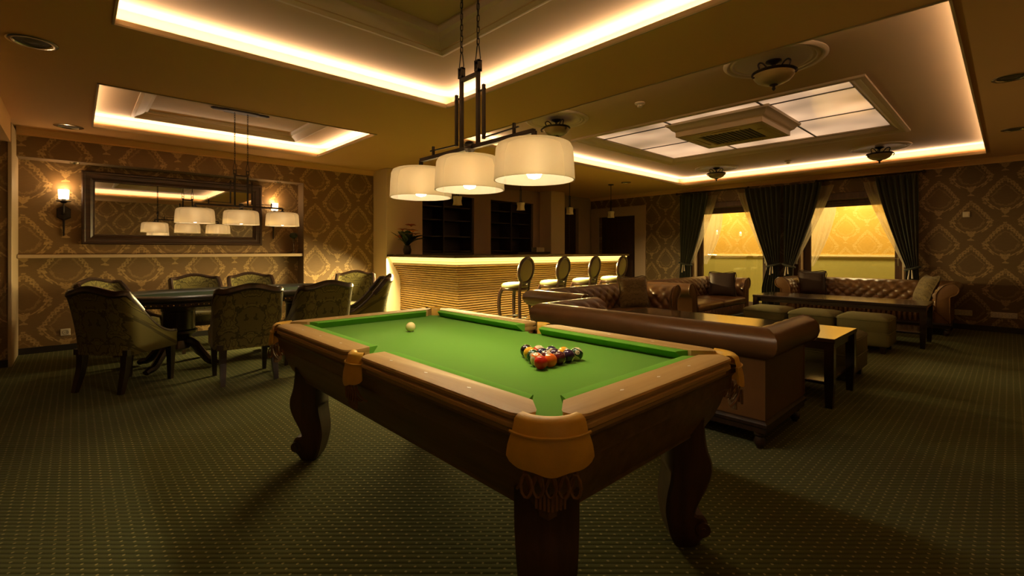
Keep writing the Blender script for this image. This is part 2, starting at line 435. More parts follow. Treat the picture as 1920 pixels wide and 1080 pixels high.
# billiard balls
BALLC = {1: (.75, .40, .02), 2: (.008, .010, .045), 3: (.52, .018, .008), 4: (.025, .008, .035), 5: (.75, .13, .008), 6: (.006, .045, .016), 7: (.085, .010, .012), 8: (.008, .008, .008)}
for k in range(16):
    N = NT('ball_%d' % k); x, y, z = N.sep(N.obj()); r = .0285
    cream = (.66, .57, .36)
    if k == 0: c = (.80, .66, .30)
    else:
        c = BALLC[k] if k <= 8 else BALLC[k - 8]
        if k > 8: c = N.mix(N.m_('LESS_THAN', N.m_('ABSOLUTE', z), r * .52), cream, c)
        c = N.mix(N.m_('LESS_THAN', N.m_('ADD', N.m_('POWER', y, 2.0), N.m_('POWER', z, 2.0)), (r * .36) ** 2), c, cream)
    N.p(col=c, rough=.08, spec=.6)

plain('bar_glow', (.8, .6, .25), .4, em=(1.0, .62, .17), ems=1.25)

# ================================================================== THE ROOM
WY, RY = 7.80, 8.05          # far wall: front plane, back of the mirror recess
WX = 10.25                   # window wall
NX, NY = -2.0, -1.6          # walls behind the camera
CB = 2.575                   # underside of the cornice
fl = MB(); fl.box(NX, WX + .3, NY, 8.2, -.05, 0); struct('floor', fl, 'carpet', label='dark green carpet with a grid of pale pin dots')
# ceiling with three rectangular holes
xs = sorted({NX, WX + .3} | {v for t in TRAYS.values() for v in t[:2]}); ys = sorted({NY, 8.2} | {v for t in TRAYS.values() for v in t[2:]})
cm = MB()
for i in range(len(xs) - 1):
    for j in range(len(ys) - 1):
        mx, my = (xs[i] + xs[i + 1]) / 2, (ys[j] + ys[j + 1]) / 2
        if any(t[0] < mx < t[1] and t[2] < my < t[3] for t in TRAYS.values()): continue
        cm.add([(xs[i], ys[j], CEIL), (xs[i], ys[j + 1], CEIL), (xs[i + 1], ys[j + 1], CEIL), (xs[i + 1], ys[j], CEIL)], [(0, 1, 2, 3)])
struct('ceiling', cm, 'ceiling_paint', label='low painted ceiling between the lit trays')
ROOF = MB(); ROOF.box(NX, WX + .3, NY, 8.2, 3.02, 3.06); struct('ceiling_slab', ROOF, 'black_base', label='slab hidden above the ceiling trays')
REC = {'pool': (.74, 2.13, .72, 3.10), 'card': (.54, 2.29, 5.42, 7.04), 'lounge': (5.28, 7.90, .99, 4.20)}
LABT = {'pool': 'raised lit ceiling tray over the pool table', 'card': 'raised lit ceiling tray over the card table', 'lounge': 'raised lit ceiling tray over the lounge'}
trays = {}
for key, (x0, x1, y0, y1) in TRAYS.items():
    t = MB()
    t.frame(x0, x1, y0, y1, [(0, CEIL), (0, CEIL + .03), (.19, CEIL + .03), (.19, TRAY)])
    a = REC[key]
    o = .19
    t.rings([[(x0 - o, y0 - o, TRAY), (x1 + o, y0 - o, TRAY), (x1 + o, y1 + o, TRAY), (x0 - o, y1 + o, TRAY)], [(a[0], a[2], TRAY), (a[1], a[2], TRAY), (a[1], a[3], TRAY), (a[0], a[3], TRAY)]])
    top = {'pool': 2.97, 'card': 2.890, 'lounge': 2.905}[key]
    t.frame(*a, [(0, TRAY), (0, top)], cap=(key != 'lounge'))
    trays[key] = struct('ceiling_tray', t, 'tray_paint', label=LABT[key])
    m = MB()
    if key == 'lounge': pr = [(.10, TRAY), (.10, TRAY - .022), (.075, TRAY - .030), (.06, TRAY - .030), (.045, TRAY - .018), (.0, TRAY - .006), (-.02, TRAY + .012), (-.045, TRAY + .03), (-.055, TRAY + .045), (-.075, TRAY + .05), (-.085, top)]
    elif key == 'card': pr = [(.06, TRAY), (.06, TRAY - .014), (.045, TRAY - .02), (.03, TRAY - .02), (.02, TRAY - .008), (-.02, TRAY + .008), (-.05, TRAY + .022), (-.055, TRAY + .03), (-.085, TRAY + .038), (-.095, top)]
    else: pr = [(.06, TRAY), (.06, TRAY - .014), (.045, TRAY - .02), (.03, TRAY - .02), (.02, TRAY - .008), (-.02, TRAY + .02), (-.05, TRAY + .055), (-.055, TRAY + .07), (-.085, TRAY + .085), (-.095, TRAY + .11), (-.095, top)]
    m.frame(*a, pr); m.build('cornice', 'trim_paint', trays[key], True, 30)
    lip = MB(); lip.frame(x0, x1, y0, y1, [(.012, CEIL), (.012, CEIL - .010), (0, CEIL - .010), (-.004, CEIL), (-.004, CEIL + .03), (.006, CEIL + .03)]); lip.build('lip', 'trim_paint', trays[key], False)
# backlit frosted panels of the lounge tray, each its own piece
px_, py_ = [5.36, 5.74, 6.77, 7.82], [1.07, 1.92, 3.03, 4.12]
for i in range(3):
    for j in range(3):
        m = MB(); m.box(px_[i] + .012, px_[i + 1] - .012, py_[j] + .012, py_[j + 1] - .012, 2.893, 2.90); m.build('panel', 'panel_glass', trays['lounge'], False)
m = MB()
for x in px_[1:3]: m.box(x - .012, x + .012, py_[0], py_[3], 2.885, 2.902)
for y in py_[1:3]: m.box(px_[0], px_[3], y - .012, y + .012, 2.8852, 2.9018)
m.box(px_[0] - .05, px_[3] + .05, py_[0] - .05, py_[3] + .05, 2.9021, 2.906)
m.build('grid_bar', 'dark_wood', trays['lounge'], False)

# far wall with the mirror recess
RX0, RX1, RZ = -.49, 2.70, 2.335
m = MB()
m.box(RX1, 3.92, WY, 8.2, 0, CEIL); m.box(RX0, RX1, RY, 8.2, 0, RZ); m.box(RX0, RX1, WY, 8.2, RZ, CEIL)
wall_far = struct('wall_far', m, 'paper_far', label='damask papered far wall with a recess round the mirror')
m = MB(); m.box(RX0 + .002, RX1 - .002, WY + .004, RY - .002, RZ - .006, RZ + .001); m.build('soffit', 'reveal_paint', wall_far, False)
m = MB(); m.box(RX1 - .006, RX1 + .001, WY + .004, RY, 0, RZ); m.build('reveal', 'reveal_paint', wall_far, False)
m = MB(); m.box(RX0 - .4, RX0 - .03, 7.30, 8.2, 0, CEIL); wl = struct('wall_pier', m, 'paper_far', label='papered pier at the left end of the mirror wall')
m = MB(); m.box(RX0 - .032, RX0, 7.29, 8.2, 0, CEIL - .05, .004); m.build('corner_strip', 'trim_paint', wl, False)
m = MB(); m.box(-.80, RX0 - .01, NY, 7.29, 2.40, CEIL); struct('trim_1', m, 'ceiling_paint', label='painted ceiling beam running back from the pier')
# the wall behind the bar
m = MB(); N1, N2 = (4.72, 6.20), (6.67, 8.0)
m.box(3.92, N1[0], WY, 8.3, 0, CEIL); m.box(N1[1], N2[0], WY, 8.3, 0, CEIL); m.box(N2[1], 9.12, WY, 8.3, 0, CEIL); m.box(9.72, WX + .3, WY, 8.3, 0, CEIL)
m.box(3.92, WX + .3, WY + .001, 8.3, 2.36, CEIL); m.box(3.92, 9.12, WY + .001, 8.3, 0, .9); m.box(3.92, WX, 8.28, 8.35, 0, CEIL)
wall_bar = struct('wall_back_bar', m, 'taupe_paint', label='taupe wall with two shelf niches behind the bar')
m = MB(); m.box(9.12, 9.72, 7.90, 7.95, 0, 2.34); d1 = struct('door_1', m, 'door_wood', label='dark narrow door in the wall behind the bar')
m = MB(); m.box(9.16, 9.40, 7.885, 7.90, .2, 2.25, .01); m.box(9.44, 9.68, 7.885, 7.90, .2, 2.25, .01); m.build('door_panel', 'door_wood', d1, False)
m = MB(); m.sphere((9.28, 7.87, 1.05), .02); m.build('door_knob', 'chrome', d1)
m = MB(); m.box(3.90, 4.62, 7.31, 7.80, 0, CEIL, .008); struct('pillar_left', m, 'pillar_paint', label='cream square pillar at the left end of the bar')
m = MB(); m.box(8.22, 8.72, 7.42, 7.80, 0, CEIL, .008); struct('pillar_right', m, 'pillar_paint', label='cream pillar behind the right half of the bar')
# window wall with two openings and a door
O1, O2, OD = (3.36, 4.93), (1.22, 2.80), (6.42, 7.52)
OZ = 2.18
m = MB()
yb = [NY, O2[0], O2[1], O1[0], O1[1], OD[0], OD[1], 8.2]
for i in range(0, 8, 2): m.box(WX, WX + .3, yb[i], yb[i + 1], 0, CEIL)
for a, b in (O1, O2): m.box(WX, WX + .3, a, b, OZ + .06, CEIL)
m.box(WX, WX + .3, OD[0], OD[1], 2.14, CEIL)
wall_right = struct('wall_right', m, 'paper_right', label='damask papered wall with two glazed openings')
m = MB(); m.box(WX + .12, WX + .17, OD[0], OD[1], 0, 2.14); d2 = struct('door_2', m, 'door_wood', label='dark wooden door at the right end of the bar')
m = MB(); m.box(WX + .10, WX + .12, OD[0] + .15, OD[1] - .15, .25, 1.0, .008); m.box(WX + .10, WX + .12, OD[0] + .15, OD[1] - .15, 1.15, 2.0, .008); m.build('door_panel', 'door_wood', d2, False)
m = MB(); m.box(WX - .04, WX + .001, OD[0] - .30, OD[0], 0, 2.18, .006); m.box(WX - .04, WX + .001, OD[1], OD[1] + .25, 0, 2.18, .006); m.box(WX - .041, WX + .001, OD[0] - .30, OD[1] + .25, 2.12, 2.36, .006)
m.build('casing', 'taupe_paint', d2, False)
# other walls
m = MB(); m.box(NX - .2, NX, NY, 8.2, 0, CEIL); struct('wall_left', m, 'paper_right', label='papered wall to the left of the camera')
m = MB(); m.box(NX, WX + .3, NY - .2, NY, 0, CEIL); struct('wall_near', m, 'paper_far', label='papered wall behind the camera')
# cornices and skirting
def cornice(name, pts, lab, par=None):
    """straight runs; each (x0, y0, x1, y1, nx, ny) with the normal pointing into the room"""
    m = MB()
    for (x0, y0, x1, y1, nx, ny) in pts:
        pr = [(0, CB), (.010, CB), (.012, CB + .018), (.03, CB + .03), (.05, CB + .055), (.075, CB + .068), (.078, CEIL)]
        m.rings([[(x0 + nx * o, y0 + ny * o, z) for o, z in pr], [(x1 + nx * o, y1 + ny * o, z) for o, z in pr]], False)
    return struct(name, m, 'ceiling_paint', True, lab)
cornice('trim_2', [(RX0, WY, 3.92, WY, 0, -1)], 'painted cornice above the mirror wall')
cornice('trim_3', [(WX, 8.0, WX, NY, -1, 0)], 'painted cornice above the window wall')
m = MB(); m.box(RX0, RX1, RY - .015, RY, 0, .075); m.box(RX1, 3.90, WY - .015, WY, 0, .075); m.box(RX0 - .4, RX0 - .03, 7.285, 7.30, 0, .08); struct('baseboard_far', m, 'black_base', label='low black skirting under the mirror wall')
m = MB()
for a, b in ((NY, O2[0]), (O2[1], O1[0]), (O1[1], OD[0] - .3)): m.box(WX - .015, WX, a, b, 0, .085)
struct('baseboard_right', m, 'black_base', label='low black skirting under the window wall')
# hall behind the windows
HX = 11.95
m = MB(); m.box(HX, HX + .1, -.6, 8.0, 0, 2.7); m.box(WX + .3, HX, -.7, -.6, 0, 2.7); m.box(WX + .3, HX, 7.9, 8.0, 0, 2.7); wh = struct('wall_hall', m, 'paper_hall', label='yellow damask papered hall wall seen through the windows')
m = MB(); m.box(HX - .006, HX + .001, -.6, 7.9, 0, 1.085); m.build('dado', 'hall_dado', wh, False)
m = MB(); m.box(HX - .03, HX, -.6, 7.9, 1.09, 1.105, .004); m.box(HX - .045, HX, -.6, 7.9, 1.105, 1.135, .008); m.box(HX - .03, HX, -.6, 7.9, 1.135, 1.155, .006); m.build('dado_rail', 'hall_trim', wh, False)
m = MB(); m.box(WX + .3, HX + .1, -.7, 8.0, -.05, 0); struct('floor_hall', m, 'hall_dado', label='hall floor behind the windows')
m = MB(); m.box(WX + .3, HX + .1, -.7, 8.0, 2.62, 2.68); struct('ceiling_hall', m, 'hall_trim', label='hall ceiling behind the windows')
# windows
def window(idx, a, b, lab, hinge):
    m = MB(); t = .055
    f = .10
    for y0, y1 in ((a, a + t), (b - t, b)): m.box(WX + .16, WX + .24, y0, y1, 0, OZ, .006)
    m.box(WX + .161, WX + .239, a, b, OZ - .06, OZ + .06, .006)
    root = struct('window_%d' % idx, m, 'frame_wood', label=lab)
    m = MB()
    m.box(WX + .001, WX + .16, b - .035, b, 0, OZ, .004); m.box(WX + .001, WX + .16, a, a + .035, 0, OZ, .004)
    m.build('jamb', 'trim_paint', root, False)
    m = MB(); m.box(WX - .03, WX + .002, a - .10, a + .005, 0, OZ + .12, .006); m.box(WX - .03, WX + .002, b - .005, b + .10, 0, OZ + .12, .006); m.box(WX - .032, WX + .16, a - .10, b + .10, OZ + .0, OZ + .12, .006)
    m.build('casing', 'frame_wood', root, False)
    # glazed leaf
    m = MB(); y0, y1 = a + t, b - t
    l0, l1 = (f, f) 
    m.box(WX + .175, WX + .225, y0, y0 + l0, 0, OZ - .06, .006); m.box(WX + .175, WX + .225, y1 - l1, y1, 0, OZ - .06, .006)
    m.box(WX + .176, WX + .224, y0, y1, .0, .16, .006); m.box(WX + .176, WX + .224, y0, y1, OZ - .12, OZ - .06, .006)
    leaf = m.build('glazed_leaf', 'frame_wood', root, False)
    m = MB(); m.box(WX + .198, WX + .202, y0 + f, y1 - f, .16, OZ - .12); m.build('pane', 'pane', leaf, False)
    m = MB(); yy = y0 + f * .5
    m.box(WX + .165, WX + .176, yy - .015, yy + .015, .97, 1.15, .003); m.tube([(WX + .17, yy, 1.10), (WX + .135, yy, 1.10), (WX + .13, yy + .02, 1.10), (WX + .13, yy + .11, 1.10)], .008); m.build('handle', 'chrome', leaf)
    return root
window(1, O1[0], O1[1], 'glazed opening between the far drape and the middle drapes', 0)
window(2, O2[0], O2[1], 'glazed opening between the middle drapes and the right drape', 0)

# ================================================================== POOL TABLE
PX, PY = 1.47, 1.915
HX_, HY_ = .615, 1.145
TOPZ, BED = .805, .757
pt = thing('pool_table', 'carved wooden pool table with green cloth and gold leather pockets', 'pool table', (PX, PY, 0))
CX, CY = .505, 1.035           # corner pocket centres
def arc(cx, cy, r, a0, a1, n): return [(cx + r * math.cos(R(a0 + (a1 - a0) * i / n)), cy + r * math.sin(R(a0 + (a1 - a0) * i / n))) for i in range(n + 1)]
# slate with pocket cut-outs
full = []
right = [(.50, -.955)] + [(.50, -.06)] + arc(.530, 0, .055, 250, 110, 8) + [(.50, .06)] + [(.50, .955)]
tr = arc(CX + .030, CY + .030, .062, 262, 188, 6)
full += right + tr + [(.425, 1.03)]
full += [(-.425, 1.03)] + [(-x, y) for x, y in reversed(tr)]
full += [(-x, y) for x, y in reversed(right)]
full += [(-x, -y) for x, y in tr] + [(-.425, -1.03), (.425, -1.03)] + [(x, -y) for x, y in reversed(tr)]
m = MB(); m.prism(full, lambda p: (p[0], p[1], .735), lambda p: (p[0], p[1], BED)); m.build('bed_cloth', 'felt', pt, False)
def rail(x0, x1, y0, y1, side, name, mt, c0=.075, c1=.075):
    """wooden rail; side = which edge faces outwards; outer corners rounded"""
    def ring(i, z):
        a0, a1, b0, b1 = x0, x1, y0, y1
        rr = .055
        if side == '+x': P = [(a0, b1 - c1), (a0, b0 + c0)] + arc(a1 - i - rr, b0 + i * .6 + rr, rr, 270, 360, 6) + arc(a1 - i - rr, b1 - i * .6 - rr, rr, 0, 90, 6)
        elif side == '-x': P = [(a1, b0 + c0), (a1, b1 - c1)] + arc(a0 + i + rr, b1 - i * .6 - rr, rr, 90, 180, 6) + arc(a0 + i + rr, b0 + i * .6 + rr, rr, 180, 270, 6)
        elif side == '+y': P = [(a0 + c0, b0), (a1 - c1, b0)] + arc(a1 - i * .6 - rr, b1 - i - rr, rr, 0, 90, 6) + arc(a0 + i * .6 + rr, b1 - i - rr, rr, 90, 180, 6)
        else: P = [(a1 - c1, b1), (a0 + c0, b1)] + arc(a0 + i * .6 + rr, b0 + i + rr, rr, 180, 270, 6) + arc(a1 - i * .6 - rr, b0 + i + rr, rr, 270, 360, 6)
        return [(p[0], p[1], z) for p in P]
    pr = [(.012, TOPZ), (.004, TOPZ - .002), (0, TOPZ - .008), (.001, TOPZ - .017), (.008, TOPZ - .022), (.008, TOPZ - .026), (.001, TOPZ - .031), (.0, TOPZ - .042), (.010, TOPZ - .050), (.016, TOPZ - .054), (.016, TOPZ - .064)]
    m = MB(); m.rings([ring(i, z) for i, z in pr], True, True, True); return m.build(name, mt, pt, True, 30)
G = .108
for sx in ('+x', '-x'):
    for (a, b) in ((.058, HY_ - G), (-HY_ + G, -.058)):
        x0, x1 = (.495, HX_) if sx == '+x' else (-HX_, -.495)
        rail(x0, x1, a, b, sx, 'rail', 'rail_wood', *((.012, .075) if a > 0 else (.075, .012)))
rail(-HX_ + G, HX_ - G, 1.025, HY_, '+y', 'rail', 'rail_wood_x'); rail(-HX_ + G, HX_ - G, -HY_, -1.025, '-y', 'rail', 'rail_wood_x')
def cushion(p0, p1, inward, cut0, cut1):
    """p0-p1 along the rail edge, inward unit normal"""
    m = MB(); p0 = Vector((*p0, 0)); p1 = Vector((*p1, 0)); n = Vector((*inward, 0)); t = (p1 - p0).normalized()
    rs = []
    for (o, z, tk) in ((0, TOPZ - .003, 0), (.012, TOPZ - .003, .25), (.044, TOPZ - .0045, .9), (.049, TOPZ - .006, 1), (.050, TOPZ - .009, 1), (.042, TOPZ - .017, .9), (.012, BED + .003, .3), (.01, BED, .3), (0, BED, 0)):
        rs.append([p0 + n * o + t * (cut0 * tk) + Vector((0, 0, z)), p1 + n * o - t * (cut1 * tk) + Vector((0, 0, z))])
    cols = [[r[0] for r in rs], [r[1] for r in rs]]
    m.rings(cols, True, True, True); m.build('cushion', 'lit_cushion_felt', pt, True, 50)
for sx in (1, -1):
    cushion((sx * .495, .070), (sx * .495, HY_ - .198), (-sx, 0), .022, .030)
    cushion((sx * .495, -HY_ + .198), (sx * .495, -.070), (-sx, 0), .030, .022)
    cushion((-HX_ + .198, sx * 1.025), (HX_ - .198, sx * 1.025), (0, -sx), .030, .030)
# sights
sm = MB(); sm.prism([(-.0, -.012), (.0055, 0), (0, .012), (-.0055, 0)], lambda p: (p[0], p[1], -.002), lambda p: (p[0], p[1], .0006)); sme = sm.mesh('sight', False); sme.materials.append(MAT['pearl'])
for sx in (1, -1):
    for k in (.24, .49, .74):
        for sy in (1, -1): put('sight', sme, pt, (sx * .556, sy * k, TOPZ), (0, 0, PI / 2 if False else 0))
    for k in (-.2225, 0, .2225): put('sight', sme, pt, (k, sx * 1.086, TOPZ), (0, 0, PI / 2))
# apron: four mitred panels, tapering inwards to the bottom
pf = [(.010, .752), (.006, .744), (.006, .730), (.016, .722), (.024, .712), (.027, .704), (.029, .664), (.034, .660), (.034, .652), (.044, .646), (.052, .620), (.062, .585), (.082, .535), (.104, .495), (.108, .488), (.108, .476), (.118, .468), (.150, .466)]
pf = [(i + .014, z) for i, z in pf]
for sx in (1, -1):
    m = MB(); m.rings([[(sx * (HX_ - i), -HY_ + i, z), (sx * (HX_ - i), HY_ - i, z)] for i, z in pf], False); m.build('apron', 'apron_wood', pt, True, 30)
    m = MB(); m.rings([[(-HX_ + i, sx * (HY_ - i), z), (HX_ - i, sx * (HY_ - i), z)] for i, z in pf], False); m.build('apron', 'apron_wood', pt, True, 30)
m = MB(); m.box(-.46, .46, -.99, .99, .466, .47); m.build('bottom_board', 'leg_wood', pt, False)
# scrolled legs: side profile (outwards, height) read along the diagonal
outp = [(.072, .44), (.095, .37), (.097, .32), (.085, .275), (.062, .225), (.041, .18), (.034, .145), (.066, .140), (.086, .105), (.080, .062), (.056, .030)]
inp = [(.034, .004), (0.0, -.0), (-.041, .004), (-.064, .045), (-.076, .085), (-.089, .155), (-.083, .23), (-.072, .29), (-.070, .36), (-.075, .44), (-.08, .56)]
side = [(.06, .56)] + outp + inp
sidec = [(v.x, v.z) for v in smoothcurve([(a, 0, b) for a, b in side], 3)]
def offset(poly, d):
    n = len(poly); res = []
    ar = sum(poly[i][0] * poly[(i + 1) % n][1] - poly[(i + 1) % n][0] * poly[i][1] for i in range(n))
    sg = 1 if ar > 0 else -1
    for i in range(n):
        a, b, c = poly[i - 1], poly[i], poly[(i + 1) % n]
        t = Vector((c[0] - a[0], c[1] - a[1])); t = t.normalized() if t.length > 1e-6 else Vector((1, 0))
        res.append((b[0] - sg * t.y * d, b[1] + sg * t.x * d))
    return res
ins = offset(sidec, .010)
def legring(poly, k):
    return [(p[0], k * (.060 + .035 * max(0, min(1, p[1] / .45))), p[1]) for p in poly]
lm = MB(); kk = .86
lm.rings([legring(ins, -1), legring(sidec, -kk), legring(sidec, kk), legring(ins, 1)], True, True, True)
lme = lm.mesh('leg', True, 40); lme.materials.append(MAT['leg_wood'])
sc_ = MB(); sc_.tube([(.060, -.078, .088), (.060, .078, .088)], .030, 14); sc_.tube([(.060, -.086, .088), (.060, .086, .088)], .012, 10); scm = sc_.mesh('scroll'); scm.materials.append(MAT['leg_wood'])
for sx in (1, -1):
    for sy in (1, -1):
        l = put('leg', lme, pt, (sx * .43, sy * .955, 0), (0, 0, math.atan2(sy, sx)))
        put('scroll', scm, l)
# leather pockets
def pocket(center, ang, half, r0, r1, name):
    """round lip, sewn seam, hanging flap and net; ang = outward direction, half = half opening angle"""
    base = put('pocket', None, pt, (center[0], center[1], 0), (0, 0, ang))
    base.empty_display_size = .02
    n = 18
    def col(a, prof): return [(r * math.cos(a), r * math.sin(a), z) for r, z in prof]
    lipp = [(r0, .715), (r0, TOPZ - .018), (r0 + .006, TOPZ - .002), (r0 + .018, TOPZ + .004), (r1 - .016, TOPZ + .002), (r1 - .004, TOPZ - .008), (r1 + .004, TOPZ - .040), (r1 - .012, TOPZ - .046)]
    m = MB(); m.rings([col(-half + 2 * half * i / n, lipp) for i in range(n + 1)], False); m.build('pocket_lip', 'pocket_leather', base, True, 50)
    m = MB(); m.tube([((r1 + .008) * math.cos(a), (r1 + .008) * math.sin(a), TOPZ - .041) for a in [(-half * 1.04 + 2.08 * half * i / n) for i in range(n + 1)]], .0045, 6); m.build('seam', 'pocket_leather', base)
    rs = []
    for i in range(n + 1):
        u = -1 + 2 * i / n
        bot = TOPZ - .112 - .016 * (.5 + .5 * math.cos(u * PI)) - .006 * (.5 + .5 * math.cos(u * PI * 3)) + (.008 if abs(u) > .97 else 0)
        ring = []
        for k, f in enumerate((0, .15, .5, .85, 1.0)):
            z = TOPZ - .043 + (bot - TOPZ + .043) * f
            a = u * half * (1.0 + .06 * f); rr = r1 + .006 + .012 * f + .004 * math.sin(f * PI)
            ring.append((rr * math.cos(a), rr * math.sin(a), z))
        for k, f in enumerate((1.0, .5, 0)):
            z = TOPZ - .043 + (bot - TOPZ + .043) * f; a = u * half * (1.0 + .06 * f); rr = r1 - .001 + .012 * f
            ring.append((rr * math.cos(a), rr * math.sin(a), z))
        rs.append(ring)
    m = MB(); m.rings(rs, True, True, True); m.build('leather_flap', 'pocket_leather', base, True, 50)
    m = MB(); m.lathe([(r0 - .002, .73), (r0 - .002, .70), (r0 * .8, .66), (.02, .645), (0, .645)], 16); m.build('pocket_cup', 'pocket_dark', base)
    # woven net and straps below
    m = MB(); rn = r1 + .0
    for i in range(5):
        a = half * (-.62 + .31 * i)
        for s_ in (-1, 1):
            pts = [(rn * math.cos(a + s_ * .22 * f) - .03 * f * f, rn * math.sin(a + s_ * .22 * f), (.675) - .072 * f - .006 * math.sin(f * PI)) for f in [k / 5 for k in range(6)]]
            m.tube(pts, .0045, 5)
        lp = [(rn - .008 + .004 * math.cos(t_), rn * math.sin(a) * .95 + .014 * math.cos(t_), .638 + .030 * math.sin(t_)) for t_ in [2 * PI * k / 10 for k in range(10)]]
        m.tube(lp, .004, 5, loop=True)
    m.build('net', 'net_leather', base)
    m = MB()
    for i in range(8):
        yy = (i - 3.5) * .0105; m.box(rn - .022, rn - .016, yy - .0036, yy + .0036, .565 + .003 * abs(i - 3.5), .612, .001)
    m.build('strap', 'net_leather', base)
for sx in (1, -1):
    for sy in (1, -1): pocket((sx * (CX - .002), sy * (CY - .002)), math.atan2(sy, sx), R(53), .072, .122, 'corner')
    pocket((sx * .535, 0), 0 if sx > 0 else PI, R(48), .045, .088, 'side')

# ------------------------------------------------------------------ balls
BR = .0285
bs = MB(); bs.sphere((0, 0, 0), BR, 24, 16); 
def ball(k, loc, rot, label):
    me = bs.mesh('ball'); me.materials.append(MAT['ball_%d' % k])
    o = put('billiard_ball' if k else 'cue_ball', me, None, loc, rot); tag(o, label, 'ball', 'racked billiard balls' if k else None)
    if k:
        cu = bpy.data.curves.new('num', 'FONT'); cu.body = str(k); cu.size = .0125; cu.align_x = 'CENTER'; cu.align_y = 'CENTER'; cu.resolution_u = 2
        t = bpy.data.objects.new('num', cu); COL.objects.link(t); dg = bpy.context.evaluated_depsgraph_get(); dg.update()
        tm = bpy.data.meshes.new_from_object(t.evaluated_get(dg)); bpy.data.objects.remove(t)
        for v in tm.vertices:
            y, z = v.co.x, v.co.y; v.co = Vector((math.sqrt(max(1e-9, (BR * 1.004) ** 2 - y * y - z * z)), y, z))
        tm.materials.clear(); tm.materials.append(MAT['black_plastic']); tm.name = 'number'; put('number', tm, o)
    return o
ball(0, (1.462, 2.445, BED + BR), (0.3, 0.4, 0), 'yellowish cue ball lying alone at the far end of the green cloth')
ax, ay = 1.497, 1.502; dy = .0571 * .866
names = {3: 'red ball at the corner of the rack nearest the cloth edge by the camera', 5: 'orange ball next to the red ball in the near row', 7: 'maroon ball in the middle of the near row', 4: 'dark purple ball next to the green striped corner ball', 14: 'green striped ball with white cap at the right corner of the rack',
         8: 'black ball at the far left tip of the rack', 1: 'yellow ball behind the black tip ball', 6: 'dark green ball between the yellow ball and the cream one', 13: 'cream and orange striped ball just left of the red ball', 11: 'cream topped ball beside the black tip ball on the far edge',
         10: 'blue striped ball in the middle of the far edge of the rack', 9: 'yellow striped ball next to the green striped corner ball on the far edge', 15: 'maroon striped ball inside the rack behind the red ball', 12: 'purple striped ball inside the rack behind the orange ball', 2: 'dark blue ball inside the rack nearest the black tip ball'}
rows = [[8], [1, 11], [6, 2, 10], [13, 15, 12, 9], [3, 5, 7, 4, 14]]
view = lambda x, y: math.atan2(-y, -x)
for i, row in enumerate(rows):
    for j, k in enumerate(row):
        x = ax + (j - i / 2) * .0573; y = ay - i * dy
        rot = (random.uniform(0, 6), random.uniform(0, 6), random.uniform(0, 6))
        if k == 14: rot = Matrix.Rotation(view(x, y) + .15, 4, 'Z') @ Matrix.Rotation(-.45, 4, 'Y') @ Matrix.Rotation(-.5, 4, 'X'); rot = rot.to_euler()
        elif k in (11, 13): rot = (.5, 1.1, .4) if k == 13 else (.3, .2, 0)
        elif k in (3, 5): rot = (.4, 1.9, 2.0)
        ball(k, (x, y, BED + BR), rot, names[k])

# ------------------------------------------------------------------ chain-hung lamps with three shades
def link_mesh(L=.034, W_=.013, r=.0023):
    m = MB(); pts = []
    for k in range(14):
        a = 2 * PI * k / 14; pts.append((W_ * .5 * math.cos(a), 0, (L * .5 - W_ * .5) * (1 if math.sin(a) >= 0 else -1) * min(1, abs(math.sin(a)) * 3) + W_ * .5 * math.sin(a)))
    m.tube(pts, r, 5, loop=True); me = m.mesh('chain_link'); me.materials.append(MAT['iron']); return me
LINK = link_mesh()
def chain(parent, x, y, z0, z1, pitch=.028):
    m = MB(); m.tube([(x + .006 * math.sin(9 * t), y + .004 * math.cos(8 * t), z0 + (z1 - z0) * t) for t in [k / 14 for k in range(15)]], .0022, 5)
    c = m.build('chain', 'iron', parent)
    n = int((z1 - z0) / pitch)
    for k in range(n): put('chain_link', LINK, c, (x, y, z0 + (k + .5) * (z1 - z0) / n), (0, 0, (k % 2) * PI / 2 + .5))
